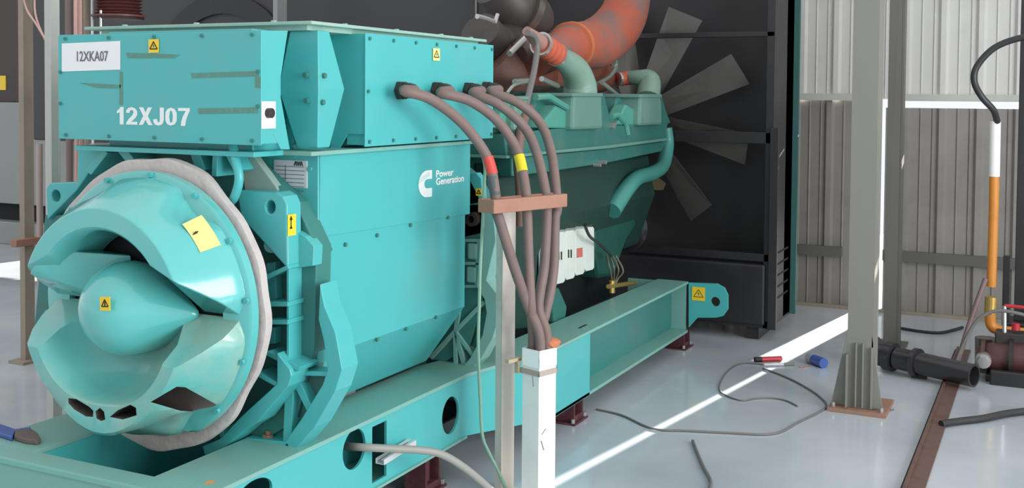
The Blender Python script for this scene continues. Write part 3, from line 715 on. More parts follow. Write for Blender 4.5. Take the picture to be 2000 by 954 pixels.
# pockets in the bowl
def pocket(px, x, d, ray=False):
    if not ray:
        return MB().prism([p-Vector((.06, 0, 0)) for p in pp(px, x=x)], (d+.06, 0, 0))
    q0, q1 = pp(px, x=x-.06), pp(px, x=x+d); n_ = len(q0)
    return MB().add(q0+q1, [tuple(range(n_))[::-1], tuple(range(n_, 2*n_))]+[(i, (i+1) % n_, n_+(i+1) % n_, n_+i) for i in range(n_)])
cut(bowl, [pocket([(134, 778), (150, 780), (175, 795), (183, 803), (182, 815), (168, 814), (145, 800), (134, 788)], XF, .16),
           pocket([(187, 804), (196, 797), (204, 805), (206, 820), (198, 823), (189, 818)], XF, .16),
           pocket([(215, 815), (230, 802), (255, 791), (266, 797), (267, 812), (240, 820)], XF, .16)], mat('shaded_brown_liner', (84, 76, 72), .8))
cut(bowl, pocket([(294, 786), (345, 756), (362, 757), (421, 790), (422, 796), (398, 806), (352, 803)], 3.0, .20, True), CARD)
# left strut with rounded top, and right strut
g = MB()
def ringsec(c, ay, az, ry, rz, n=16): return [Vector(c)+Vector(ay)*ry*math.cos(2*math.pi*k/n)+Vector(az)*rz*math.sin(2*math.pi*k/n) for k in range(n)]
def hull(name, pts, m, parent, sub=0, bevel=.0, smooth=60):
    bm = bmesh.new()
    for p in pts: bm.verts.new(p)
    r = bmesh.ops.convex_hull(bm, input=bm.verts)
    bmesh.ops.delete(bm, geom=[v for v in bm.verts if not v.link_faces], context='VERTS')
    v = [tuple(x.co) for x in bm.verts]; bm.verts.index_update(); f = [tuple(y.index for y in x.verts) for x in bm.faces]; bm.free()
    return obj(name, MB().add(v, f), m, parent, bevel=bevel, smooth=smooth)
def sph(c, r, sx=1, n=10):
    c = Vector(c); out = []
    for i in range(n+1):
        ph_ = math.pi*i/n
        for k in range(2*n):
            th = math.pi*k/n; out.append(c+Vector((r*sx*math.cos(ph_), r*math.sin(ph_)*math.cos(th), r*math.sin(ph_)*math.sin(th))))
    return out
hull('hub_dome', sph((3.13, YC-.008, ZC+.012), .181, 1.0, 16)+sph((3.20, YC-.265, ZC+.0), .025, 1, 5)+sph((3.22, YC-.03, ZC), .17, .3, 12), TEALG, cowl, smooth=60)
# left strut: from the hood rim inwards to the hub
a = at(97, 481, x=XF+.01); 
hull('left_strut', [(3.0, YC+.345, ZC+.17), (3.01, YC+.33, ZC+.215), (3.03, YC+.30, ZC+.225), (3.20, YC+.30, ZC+.215), (3.20, YC+.05, ZC+.20), (3.22, YC+.1, ZC+.2),
      (3.0, YC+.375, ZC+.13), (3.06, YC+.40, ZC+.10), (3.2, YC+.44, ZC+.03), (3.22, YC+.05, ZC+.0), (3.16, YC+.1, ZC+.03), (3.05, YC+.28, ZC+.10)], TEALG, cowl, bevel=.014, smooth=50)
g = MB()
for k in range(14):
    th = 2*math.pi*(k+.3)/14
    if math.sin(th) < -.75: continue
    g.cyl((3.20, YC-.522*math.cos(th), ZC+.522*math.sin(th)), (3.216, YC-.522*math.cos(th), ZC+.522*math.sin(th)), .011, 6)
pieces('cowl_bolt', g, TEAL, cowl)
# yellow label on the dome and pale label on the hood, curved with their surface
def patch(name, m, parent, pxs, plane, off=.003, sym=True):
    q = pp(pxs, x=plane); nrm = (q[1]-q[0]).cross(q[3]-q[0]).normalized()
    if nrm.x > 0: nrm = -nrm
    o = obj(name, MB().prism(q, nrm*off), m, parent)
    if sym:
        c = sum(q, Vector())/4+nrm*(off+.0005); u = (q[0]-q[3]); r = (q[1]-q[0]); T = MB()
        t0, t1, t2 = c+u*.3, c-r*.33-u*.2, c+r*.33-u*.2
        for i0, i1 in ((t0, t1), (t1, t2), (t2, t0)): T.obox((i0+i1)/2, (i1-i0)/2, nrm*.0006, nrm.cross(i1-i0).normalized()*.002)
        T.obox(c, u*.16, nrm*.0006, r*.05); obj('warning_symbol', T, INK, o)
    return o
patch('warning_label', YEL, cowl, [(196, 580), (215, 580), (216, 607), (197, 607)], 2.949)
# pale label on hood cone
th0 = math.radians(52); 
def cone(th, x, off=.003):
    r = np.interp(x, [XF+.012, 3.06, 3.13, 3.18, 3.225], [.412, .445, .480, .505, .515])+off
    return Vector((x, YC-r*math.cos(th), ZC+r*math.sin(th)))
g = MB(); N = 6; v = []
for i in range(N+1):
    for k in range(2): v.append(cone(math.radians(33+16*i/N), 3.10+.075*k+.0*i, .004))
g.add(v, [(2*i, 2*i+1, 2*i+3, 2*i+2) for i in range(N)])
o = obj('pale_label', g, YELP, cowl); so = o.modifiers.new('s', 'SOLIDIFY'); so.thickness = .002; so.offset = 1
c = cone(math.radians(42), 3.115, .007); obj('label_mark', MB().obox(c, (.008, 0, 0), (0, .008, -.008), (0, .0008, .0008)), INK, o)

# glands --------------------------------------------------------
GP = [at(780, 177, y=2.556), at(850, 177, y=2.556), at(912, 177, y=2.556), at(947, 175, y=2.556)]
for p in GP:
    gl = obj('cable_gland', MB().cyl((p.x, 2.556, p.z), (p.x, 2.53, p.z), .044, 6).cyl((p.x, 2.53, p.z), (p.x, 2.51, p.z), .034, 16), GLAND, A, bevel=.002)
    obj('gland_cap', MB().cyl((p.x, 2.51, p.z), (p.x, 2.478, p.z), .040, 6, .030), GLAND, gl, bevel=.002)

# ================================================================== POWER CABLES, CLAMP, POST, DUCT
WL, WR = Vector((4.25, 2.18, 0)), Vector((4.70, 2.03, 0)); wd = (WR-WL).normalized(); wn = Vector((-wd.y, wd.x, 0)); wn = wn if wn.y > 0 else -wn
def clamp_pt(px, z):
    tt = (px-960)/(1104-960); p = WL+(WR-WL)*tt+wn*.04; p.z = z; return p
DT = Vector((4.585, 2.1, .74))
cab = [([(790, 178), (840, 193), (895, 233), (935, 280), (957, 322)], 968, [(976, 432), (1002, 515), (1030, 595)], 1044, 'leftmost power cable from the box with red tape band', 0),
       ([(862, 182), (915, 196), (965, 230), (1000, 275), (1017, 318)], 1028, [(1030, 430), (1033, 520), (1037, 600)], 1049, 'second power cable from the left with yellow tape band', 1),
       ([(925, 183), (975, 205), (1025, 250), (1050, 305)], 1067, [(1068, 430), (1063, 520), (1052, 600)], 1054, 'third power cable from the left without tape band', 2),
       ([(958, 180), (1010, 200), (1055, 240), (1077, 300)], 1087, [(1084, 430), (1081, 530), (1066, 610)], 1058, 'rightmost power cable of the four entering the duct', 3)]
for pts, cpx, low, dpx, lab, gi in cab:
    P_ = [Vector((GP[gi].x, 2.475, GP[gi].z))]
    yend = clamp_pt(cpx, 1.4).y
    n_ = len(pts)
    for i, (px, py) in enumerate(pts):
        P_.append(at(px, py, y=2.46+(yend-2.46)*((i+.0)/n_)**.8))
    zc = at(cpx, 383, y=yend).z
    P_.append(at(cpx, 383, y=yend)); P_.append(at(cpx+1, 412, y=yend))
    for i, (px, py) in enumerate(low): P_.append(at(px, py, y=yend+(DT.y-yend)*(i+1)/4))
    e_ = DT+wd*(-.026, -.020, .022, .028)[gi]+wn*(-.024, .024, -.024, .024)[gi]; P_.append(Vector((e_.x, e_.y, .80))); P_.append(Vector((e_.x, e_.y, .62)))
    t = thing('power_cable', lab, 'cable', P_[-1], 'power cables')
    obj('sheath', MB().tube(P_, .0235, 14), CABLE, t, smooth=True)
    if gi < 2:
        px = pts[-1]; q0 = at(px[0]-1, px[1]-14, y=P_[n_].y); q1 = at(px[0]+6, px[1]+18, y=P_[n_].y)
        i0 = n_
        A0, A1 = P_[n_], P_[n_+1]
        d_ = (A1-A0); pprev = P_[n_-1]
        s_ = MB(); tl = (A1-pprev).normalized()
        s_.tube([A0-tl*.035, A0, A0+(tl*.6+d_.normalized()*.4)*.045], .0255, 14)
        obj('tape_band', s_, (mat('red_tape', (214, 72, 60), .45), mat('yellow_tape', (228, 200, 40), .45))[gi], t, smooth=True)
        if gi == 0: obj('heat_shrink', MB().tube([A0+d_*.4, A0+d_*.7, A1], .0245, 14), CABLEG, t, smooth=True)

zt_, zb_ = 1.44, 1.375
t = thing('cable_clamp', 'reddish timber clamp gripping the four power cables on the grey post', 'cable clamp', (4.4, 2.1, 1.375))
def slat(off, th, z0, z1, e0=0, e1=0):
    c = (WL+WR)/2+wn*off; c.z = (z0+z1)/2
    return MB().obox(c, wd*((WR-WL).length/2+.002), wn*th/2, (0, 0, (z1-z0)/2))
za = at(960, 391, y=WL.y).z; zb = at(960, 418, y=WL.y).z
obj('front_slat', slat(0, .03, zb, za), WOOD, t, bevel=.003)
obj('rear_slat', slat(.075, .022, zb, za), WOOD, t, bevel=.003)
cth = WL+wn*.045+wd*.035; cth.z = (za+zb)/2
g = MB()
for s_ in (.012,): 
    c = WL+wn*.036+wd*.01; c.z = (za+zb)/2; g.obox(c, wd*.012, wn*.028, (0, 0, (za-zb)/2-.002))
obj('end_block', g, WOOD, t, bevel=.002)
pz = at(995, 412, y=2.16).z
ctr = WL+(WR-WL)*.2+wn*.12
t = thing('support_post', 'pale galvanised channel post standing on the floor under the timber clamp', 'post', (ctr.x, ctr.y, 0))
q = at(987, 600, y=2.2)
pc = at(992, 700, y=2.29)
wch = .086
g = MB()
c0 = pc.copy(); c0.z = zb/2+.0
g.obox(c0, wd*wch/2, wn*.003, (0, 0, zb/2)); 
for s_ in (-1, 1): g.obox(c0+wd*s_*(wch/2-.003)+wn*.02, wd*.003, wn*.02, (0, 0, zb/2))
g.obox(c0+wd*(wch/2+.012)+wn*.04, wd*.014, wn*.003, (0, 0, zb/2))
obj('channel', g, POST, t)
c1 = c0.copy(); c1.z = .006; obj('foot_plate', MB().obox(c1, wd*.08, wn*.08, (0, 0, .006)), POST, t)
# white duct
t = thing('cable_duct', 'white rectangular plastic duct standing right of the post, cables entering top', 'cable duct', (DT.x, DT.y, 0))
zt_ = at(1052, 680, y=DT.y).z
g = MB(); w_, h_ = .057, .052
c = Vector((DT.x, DT.y, zt_/2)); c += wd*.0
for s_ in (-1, 1):
    g.obox(c+wd*s_*(w_-.002), wd*.002, wn*h_, (0, 0, zt_/2)); g.obox(c+wn*s_*(h_-.002), wd*(w_-.004), wn*.002, (0, 0, zt_/2))
obj('duct_body', g, DUCT, t, bevel=.001)
g = MB(); cc_ = c.copy(); cc_.z = zt_-.04
for s_ in (-1, 1):
    g.obox(cc_+wd*s_*(w_+.001), wd*.002, wn*(h_+.003), (0, 0, .04)); g.obox(cc_+wn*s_*(h_+.001), wd*(w_+.003), wn*.002, (0, 0, .04))
obj('duct_collar', g, mat('bright_white_tape', (250, 250, 248), .4), t)
g = MB(); cc_.z = zt_-.105
for s_ in (-1, 1):
    g.obox(cc_+wd*s_*(w_+.003), wd*.003, wn*(h_+.006), (0, 0, .012)); g.obox(cc_+wn*s_*(h_+.003), wd*(w_+.006), wn*.003, (0, 0, .012))
obj('strap', g, mat('dusty_strap', (176, 160, 148), .7), t)
def scratch(px): 
    pass
g = MB()
for (p0, p1) in (((1058, 850), (1066, 838)), ((1057, 862), (1062, 880)), ((1040, 735), (1042, 756))):
    n0 = -wn*(h_+.001)
    def on(px, py):
        d = fw+rt*((px-CX)/F)-up*((py-CY)/F); o_ = Vector((0, 0, EYE)); pl0 = c+n0
        return o_+d*((pl0-o_).dot(wn)/d.dot(wn))
    a_, b__ = on(*p0), on(*p1); g.obox((a_+b__)/2, (b__-a_)/2, wn*.0008, wd*.0025)
pieces('scuff_mark', g, INKG, t)
fq = DT+wd*.052-wn*.028
bl = sph((fq.x, fq.y, zt_+.02), .042, 1, 7); random.seed(5)
bl = [Vector((p.x*1, p.y, p.z))+Vector((random.uniform(-1, 1), random.uniform(-1, 1), random.uniform(-1, 1)*.6))*.006 for p in bl]
tag(hull('foam_plug', [Vector((p.x, p.y, zt_+.02+(p.z-zt_-.02)*.6)) for p in bl], mat('orange_brown_foam', (196, 122, 88), .9, bump=.6, bscale=50), None, smooth=30), 'orange-brown lump of hardened foam on the duct mouth', 'foam')
t = thing('angle_bracket', 'small beige bracket joining the grey post to the white duct', 'bracket', (4.45, 2.2, .6))
p = at(1005, 703, y=2.2)
obj('arm', MB().obox(p+wd*.0, wd*.05, wn*.012, (0, 0, .008)), mat('beige_metal', (186, 170, 140), .5), t)
obj('tab', MB().obox(p+wd*.02-Vector((0, 0, .03)), wd*.008, wn*.012, (0, 0, .035)), mat('beige_metal', (186, 170, 140), .5), t)

# loose conduit from the frame hole, channel offcut, thin wire
tag(obj('flexible_conduit', MB().tube([at(660, 871, y=2.75), at(700, 874, y=2.6), at(760, 877, y=2.5), at(820, 880, y=2.42), at(862, 888, y=2.36), at(905, 913, y=2.3), at(950, 950, y=2.25), at(985, 985, y=2.2)], .017, 12), CONG, smooth=True), 'grey flexible conduit coming out of the round hole in the frame', 'conduit')
a0 = at(742, 907, y=2.55); a1 = at(805, 868, y=2.55)
g = MB(); d_ = (a1-a0); a0 = a0; nn = Vector((0, 1, 0)); u_ = d_.cross(nn).normalized(); u_ = u_ if u_.z > 0 else -u_
g.obox((a0+a1)/2, d_/2, nn*.02, u_*.0015); g.obox((a0+a1)/2+nn*.02+u_*.01, d_/2, nn*.0015, u_*.012); g.obox((a0+a1)/2-nn*.02+u_*.01, d_/2, nn*.0015, u_*.012)
g.obox((a0+a1)/2+nn*.014+u_*.02, d_/2, nn*.006, u_*.0015); g.obox((a0+a1)/2-nn*.014+u_*.02, d_/2, nn*.006, u_*.0015)
tag(obj('channel_offcut', g, ALU), 'short white aluminium channel offcut poking from the frame slot', 'channel offcut')
tag(obj('thin_wire', MB().tube([at(932, 275, y=2.5), at(946, 320, y=2.42), at(946, 360, y=2.35), at(943, 430, y=2.3), at(938, 520, y=2.28), at(936, 600, y=2.28), at(934, 680, y=2.28), at(938, 780, y=2.3), at(942, 850, y=2.3), at(955, 885, y=2.3), at(975, 925, y=2.3), at(1000, 985, y=2.25)], .0075, 8), GRNW, smooth=True), 'thin pale green wire hanging beside the power cables', 'wire')
# strap on the frame corner
t = thing('cable_strap', 'blue strap with a brown-grey pad lying on the frame corner', 'strap', at(35, 848, z=ZT))
p0 = at(-8, 848, z=ZT+.012); p1 = at(26, 850, z=ZT+.012)
obj('blue_band', MB().prism(pp([(-20, 842), (2, 836), (30, 846), (60, 842), (60, 846), (30, 850), (24, 862), (-20, 848)], z=ZT+.003), (0, 0, .016)), BLUEP, t, bevel=.003)
obj('pad', MB().prism(pp([(30, 850), (62, 847), (74, 856), (80, 866), (72, 870), (50, 868), (28, 861)], z=ZT+.001), (0, 0, .02)), mat('brown_grey_pad', (106, 92, 88), .8), t, bevel=.005)

# ================================================================== ENGINE
E_ = thing('diesel_engine', 'dark green V engine with orange hoses behind the teal alternator', 'engine', (6.6, YC, .515))
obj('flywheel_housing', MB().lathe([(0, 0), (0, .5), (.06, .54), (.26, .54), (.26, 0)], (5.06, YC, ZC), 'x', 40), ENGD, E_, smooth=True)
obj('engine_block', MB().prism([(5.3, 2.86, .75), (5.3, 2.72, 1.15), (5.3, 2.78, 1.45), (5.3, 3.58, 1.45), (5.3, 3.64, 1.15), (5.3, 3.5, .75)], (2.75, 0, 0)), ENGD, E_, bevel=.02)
obj('oil_pan', MB().prism([(5.4, 2.9, .75), (5.4, 2.98, .36), (5.4, 3.38, .36), (5.4, 3.46, .75)], (2.4, 0, 0)), mat('black_oil_pan', (26, 30, 30), .5), E_, bevel=.02)
YE = 2.66
def eng(name, px, d, m=ENG, y=YE, parent=None, bevel=.008): return obj(name, MB().prism(pp(px, y=y), (0, d, 0)), m, parent or E_, bevel=bevel)
# intake manifold slabs
s1 = eng('intake_manifold', [(985, 262), (1080, 252), (1190, 246), (1305, 240), (1298, 272), (1190, 286), (1080, 296), (990, 305)], .5)
eng('manifold_flange', [(990, 304), (1080, 294), (1190, 284), (1302, 270), (1302, 275), (1190, 290), (1080, 300), (990, 310)], .5, mat('dusty_flange', (96, 140, 128), .5), y=YE-.015, parent=s1, bevel=.002)
eng('lower_rail', [(1000, 308), (1080, 301), (1190, 290), (1302, 276), (1292, 296), (1190, 318), (1072, 336), (1000, 345)], .4, ENG, y=YE+.02)
g = MB()
for px, py in ((1165, 322), (1176, 317), (1192, 247), (1195, 243)):
    p = at(px, py, y=YE); g.cyl((p.x, YE-.03, p.z), (p.x, YE+.02, p.z), .014, 8)
pieces('manifold_bolt', g, STEEL, E_)
# aftercooler / rocker housings
DENG = mat('dusty_engine_green', (98, 138, 126), .5, dirt_or_sheen=.6, dcol=(128, 146, 136), dscale=6)
LENG = mat('clean_engine_green', (78, 150, 134), .4, dirt_or_sheen=.5, dcol=(110, 150, 138), dscale=5)
def housing(block, panel, bar, tower, slope):
    h = eng('rocker_housing', block, .35, ENG, y=2.74, bevel=.015)
    a_, b_, c_, d_ = [(p, q) for p, q in panel]
    g = MB(); f = pp(panel, y=2.64); k = pp(panel, y=2.80)
    f[0] = at(*panel[0], y=2.63); g.prism(pp(panel, y=2.66), (0, .1, 0)); obj('sloped_cover', g, LENG, h, bevel=.012)
    obj('cover_bar', MB().tube([at(p, q, y=2.655) for p, q in bar], .02, 8, smooth=0), LENG, h)
    obj('inlet_tower', MB().prism(pp(tower, y=2.61), (0, .3, 0)), DENG, h, bevel=.02)
    obj('tower_flange', MB().prism(pp([(tower[0][0]-2, tower[0][1]-2), (tower[1][0]+2, tower[1][1]-2), (tower[1][0]+2, tower[1][1]+5), (tower[0][0]-2, tower[0][1]+5)], y=2.60), (0, .32, 0)), DENG, h, bevel=.006)
    if slope: obj('end_cap', MB().prism(pp(slope, y=2.66), (0, .3, 0)), ENG, h, bevel=.012)
    return h
housing([(1036, 258), (1046, 192), (1110, 182), (1182, 186), (1196, 252)], [(1052, 250), (1086, 206), (1128, 224), (1122, 252)], [(1046, 190), (1071, 188), (1126, 222)], [(1121, 184), (1176, 184), (1178, 252), (1119, 254)], [(1176, 205), (1186, 205), (1198, 250), (1176, 252)])
housing([(1196, 252), (1206, 192), (1250, 184), (1294, 186), (1308, 243)], [(1203, 244), (1224, 204), (1252, 222), (1248, 246)], [(1194, 228), (1206, 224), (1222, 242), (1226, 262)], [(1252, 186), (1291, 186), (1294, 244), (1250, 246)], [(1291, 195), (1296, 202), (1311, 241), (1291, 244)])
housing([(952, 262), (960, 200), (1000, 190), (1030, 192), (1040, 258)], [(960, 250), (985, 210), (1010, 222), (1006, 252)], [(955, 200), (975, 196), (1010, 220)], [(1006, 190), (1032, 190), (1034, 254), (1004, 256)], None)
def xy(px, py, y): return at(px, py, y=y)
EL = mat('dusty_pale_green_elbow', (128, 156, 142), .45, dirt_or_sheen=.5, dcol=(104, 134, 122), dscale=6)
obj('inlet_elbow', MB().tube([xy(1084, 107, 2.73), xy(1102, 117, 2.73), xy(1122, 136, 2.73), xy(1132, 162, 2.73), xy(1133, 190, 2.73)], [.058, .068, .09, .105, .115], 18), EL, E_, smooth=True)
obj('inlet_elbow', MB().tube([xy(1228, 152, 3.0), xy(1248, 152, 2.9), xy(1268, 158, 2.82), xy(1266, 190, 2.8)], [.05, .062, .085, .09], 18), EL, E_, smooth=True)
def ribhose(p0, p1, r, name):
    P_ = []; R_ = []
    for k in range(17): P_.append(p0+(p1-p0)*k/16); R_.append(r*(1.08 if k % 4 in (1, 2) else .95))
    o = obj(name, MB().tube(P_, R_, 20, smooth=0), SILI, E_, smooth=60)
    c = MB(); d = (p1-p0).normalized(); c.cyl(p1-d*.02, p1, r*1.1, 20); c.cyl(p0, p0+d*.02, r*1.1, 20); pieces('hose_clip', c, STEEL, o)
ribhose(xy(1056, 85, 2.74), xy(1089, 108, 2.73), .066, 'silicone_hose')
ribhose(xy(1206, 155, 3.06), xy(1232, 152, 2.99), .052, 'silicone_hose')
# coolant pipe on the front end
obj('coolant_pipe', MB().tube([xy(1302, 250, 2.75), xy(1304, 285, 2.74), xy(1295, 322, 2.72), xy(1275, 338, 2.7), xy(1245, 348, 2.7), xy(1222, 372, 2.7), xy(1195, 412, 2.72)], [.045, .05, .055, .055, .055, .06, .065], 16), mat('teal_coolant_pipe', (70, 140, 130), .35), E_, smooth=True)
eng('pipe_bracket', [(1262, 352), (1285, 345), (1302, 358), (1296, 372), (1268, 372)], .1, BROWN, y=2.8)
# gear case, pump, modules
eng('gear_case', [(1160, 405), (1232, 395), (1245, 440), (1225, 470), (1200, 540), (1172, 545), (1162, 500)], .35, mat('dark_casting_green', (32, 84, 74), .45, dirt_or_sheen=.6, dcol=(30, 50, 44), dscale=5), y=2.78, bevel=.03)  # gear case painted dark green
eng('side_casting', [(1042, 400), (1158, 392), (1158, 442), (1042, 462)], .3, BROWN, y=2.76)
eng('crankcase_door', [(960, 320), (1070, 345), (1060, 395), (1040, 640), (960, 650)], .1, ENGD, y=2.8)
for k in range(4):
    u0, u1 = 1086+k*19, 1104+k*19
    t0 = 457-k*3.2; b0 = 552-k*8.5
    mo = eng('control_module', [(u0, t0), (u0+3, t0-3), (u1-2, t0-4), (u1, t0-1), (u1, b0-3), (u1-3, b0+1), (u0+3, b0+4), (u0, b0)], .12, PANELW, y=2.68, bevel=.006)
    g = MB()
    if k < 2:
        for s_ in (5, 10): g.prism(pp([(u0+s_, 492-k*4), (u0+s_+2, 492-k*4), (u0+s_+2, 508-k*4), (u0+s_, 508-k*4)], y=2.677), (0, .003, 0))
        pieces('vent_slot', g, INK, mo)
    if k == 2:
        obj('red_sticker', MB().prism(pp([(u0+3, 486), (u0+14, 484), (u0+14, 502), (u0+3, 504)], y=2.677), (0, .002, 0)), mat('red_label', (200, 110, 96), .5), mo)
obj('module_cable', MB().tube([xy(1142, 440, 2.6), xy(1152, 462, 2.6), xy(1172, 478, 2.64), xy(1195, 500, 2.7)], .010, 8), RUBB, E_, smooth=True)
obj('engine_mount', MB().prism(pp([(1078, 570), (1092, 562), (1108, 600), (1104, 628), (1082, 632)], y=2.72), (0, .3, 0)), ENG, E_, bevel=.01)
g = MB()
random.seed(11)
for k in range(4):
    g.tube([xy(1185+k*6, 500, 2.72), xy(1190+k*9, 520+k*3, 2.66), xy(1195+k*4, 545, 2.7), xy(1198, 565, 2.72)], .006, 6)
pieces('wire_strand', g, mat('tangled_wires', (120, 110, 96), .6), E_)
obj('brass_valve', MB().cyl(xy(1195, 548, 2.7), xy(1195, 572, 2.7), .022, 10).cyl(xy(1188, 560, 2.68), xy(1240, 553, 2.75), .016, 10), BRASS, E_)
c = at(1255, 510, y=2.85); obj('crank_pulley', MB().lathe([(0, 0), (0, .16), (.02, .2), (.06, .17), (.1, .2), (.12, 0)], (8.15, 3.05, .85), 'x', 32), mat('black_pulley', (34, 33, 36), .3), E_, smooth=True)
# turbocharger and exhaust
tb = obj('turbocharger', MB().tube([xy(938, 60, 3.2), xy(965, 95, 3.2), xy(1000, 80, 3.2), xy(1015, 55, 3.2)], [.13, .16, .14, .1], 20), TURBO, E_, smooth=True)
obj('compressor_cover', MB().tube([xy(975, -25, 3.25), xy(1000, 10, 3.2), xy(1035, 32, 3.15), xy(1050, 40, 3.15)], [.17, .19, .16, .12], 24), TURBO, tb, smooth=True)
obj('compressor_band', MB().tube([xy(1008, 14, 3.18), xy(1022, 22, 3.16)], [.205, .19], 24, smooth=0), mat('polished_band', (130, 118, 112), .25, metal=.7), tb, smooth=True)
obj('turbine_inlet', MB().tube([xy(960, 120, 3.15), xy(985, 150, 3.1), xy(1000, 190, 3.1)], [.16, .15, .12], 16), mat('rusty_dark_casting', (98, 66, 58), .7, dirt_or_sheen=.6, dcol=(60, 46, 44), dscale=6), tb, smooth=True)
obj('actuator_rod', MB().cyl(xy(995, 105, 2.95), xy(1025, 75, 2.95), .02, 8), STEEL, tb)
g = MB(); g.tube([xy(932, 32, 2.95), xy(948, 36, 2.95), xy(964, 42, 2.95)], .015, 8); g.tube([xy(966, 46, 2.95), xy(972, 28, 2.95)], .012, 8)
obj('lever_arm', g, STEEL, tb)
obj('actuator', MB().tube([xy(1012, 105, 3.0), xy(1032, 88, 2.98), xy(1036, 70, 2.98)], [.07, .085, .05], 14), mat('brown_actuator', (92, 70, 66), .5), tb, smooth=True)
g = MB().tube([xy(1028, 60, 2.76), xy(1042, 72, 2.75), xy(1058, 86, 2.74)], [.028, .04, .05], 14)
obj('hose_adapter', g, mat('dull_pinkish_casting', (160, 120, 110), .5), tb, smooth=True)
obj('oil_line', MB().tube([xy(1030, 64, 2.7), xy(1044, 72, 2.7), xy(1049, 95, 2.7), xy(1044, 135, 2.68), xy(1036, 170, 2.66), xy(1028, 205, 2.62), xy(1019, 245, 2.6), xy(1014, 285, 2.62)], .018, 10), HOSEG, E_, smooth=True)
ex = obj('exhaust_elbow', MB().tube([xy(1045, 118, 3.0), xy(1090, 96, 3.0), xy(1122, 88, 3.0), xy(1165, 84, 2.98), xy(1206, 50, 2.95), xy(1226, 0, 2.92), xy(1228, -80, 2.9)], [.11, .13, .155, .185, .185, .17, .17], 32), RUST, E_, smooth=True)
g = MB(); p0, p1 = xy(1113, 90, 3.0), xy(1118, 89, 3.0); g.cyl(p0, p1, .168, 32)
obj('v_band_clamp', g, mat('orange_rust_band', (190, 110, 74), .6), ex, smooth=True)
obj('lower_exhaust_branch', MB().tube([xy(1060, 150, 3.2), xy(1110, 158, 3.2), xy(1175, 150, 3.2)], [.12, .14, .12], 18), mat('dark_rust', (132, 74, 58), .7, dirt_or_sheen=.6, dcol=(80, 60, 54), dscale=6), E_, smooth=True)
g = MB()
g.tube([xy(1005, 160, 2.9), xy(1032, 158, 2.9)], .018, 8); g.tube([xy(990, 182, 2.85), xy(1005, 166, 2.85), xy(1030, 160, 2.9)], .01, 8); g.tube([xy(1058, 154, 2.85), xy(1075, 162, 2.85), xy(1090, 168, 2.85)], .018, 8)
g.tube([xy(1202, 112, 3.0), xy(1203, 132, 3.0), xy(1190, 150, 2.98), xy(1165, 164, 2.95)], .014, 8); g.tube([xy(1176, 162, 2.9), xy(1206, 186, 2.9)], .016, 8)
pieces('fuel_line', g, mat('dull_silver_line', (170, 180, 172), .3, metal=.5), E_, smooth=True)
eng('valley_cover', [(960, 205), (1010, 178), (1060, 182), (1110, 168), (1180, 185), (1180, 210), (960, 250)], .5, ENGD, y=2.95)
obj('drain_pipe', MB().tube([xy(1034, 212, 2.62), xy(1020, 240, 2.6), xy(1012, 300, 2.6), xy(1017, 375, 2.6), xy(1016, 440, 2.62)], .03, 10), mat('brown_drain', (120, 92, 84), .6), E_, smooth=True)

# ================================================================== RADIATOR
R_ = thing('radiator', 'tall black radiator with big fan blades behind the engine', 'radiator', (8.85, YC, 0))
y0r, y1r = 1.93, 2*YC-1.93
g = MB(); g.box(8.95, 9.2, y0r, y1r, .12, 3.4)
obj('core', g, BLACK, R_)
g = MB(); g.box(8.5, 8.56, y0r, y0r+.06, .1, 3.4); g.box(8.5, 8.56, y1r-.06, y1r, .1, 3.4); g.box(8.5, 8.56, y0r, y1r, 3.34, 3.4); g.box(8.5, 8.56, y0r, y1r, .62, .68); za_ = at(1450, 258, x=8.5).z; zb_ = at(1450, 280, x=8.5).z; g.box(8.5, 8.55, y0r, y1r, zb_, za_); za_ = at(1450, 62, x=8.5).z; g.box(8.5, 8.54, y0r, y1r, za_-.04, za_)
y_a, y_b = at(1503, 400, x=8.49).y, at(1520, 400, x=8.49).y; g.box(8.47, 8.5, y_b, y_a, .1, at(1510, 250, x=8.48).z)
g.box(8.5, 8.56, y0r+.02, y1r, .1, .16)
obj('front_frame', g, BLACK2, R_, bevel=.004)
obj('side_panel', MB().box(8.56, 9.2, y0r, y0r+.02, .1, 3.4), BLACK, R_); obj('side_panel', MB().box(8.56, 9.2, y1r-.02, y1r, .1, 3.4), BLACK, R_)
obj('lower_tank', MB().box(8.48, 8.95, y0r+.04, y1r-.04, .12, .6), BLACK2, R_, bevel=.02)
sl = MB()
for k in range(5): sl.box(8.64, 9.1, y0r-.003, y0r, .30+k*.09, .315+k*.09)
pieces('side_louvre', sl, mat('matt_black_louvre', (52, 50, 52), .9, spec=.1), R_)
obj('edge_strip', MB().box(9.2, 9.24, y0r-.045, y0r+.02, .1, 3.4), mat('dark_teal_edge', (52, 98, 94), .5), R_)
fc_ = Vector((8.60, 3.06, 1.72))
fan = obj('fan', MB().cyl(fc_+Vector((-.08, 0, 0)), fc_+Vector((.1, 0, 0)), .2, 28), BLACK2, R_, smooth=True)
for k in range(9):
    th = math.radians(26+k*40); rd = Vector((0, -math.cos(th), math.sin(th))); tg = Vector((0, math.sin(th), math.cos(th)))
    c0 = fc_+rd*.15; c1 = fc_+rd*.93; tw = Vector((.06, 0, 0))
    g = MB().add([c0-tg*.07+tw, c0+tg*.07-tw, c1+tg*.12-tw*1.2, c1-tg*.14+tw*1.2]+[p+Vector((.012, 0, 0)) for p in (c0-tg*.07+tw, c0+tg*.07-tw, c1+tg*.12-tw*1.2, c1-tg*.12+tw*1.2)],
                 [(0, 1, 2, 3), (7, 6, 5, 4), (0, 4, 5, 1), (1, 5, 6, 2), (2, 6, 7, 3), (3, 7, 4, 0)])
    obj('fan_blade', g, FAN, fan)
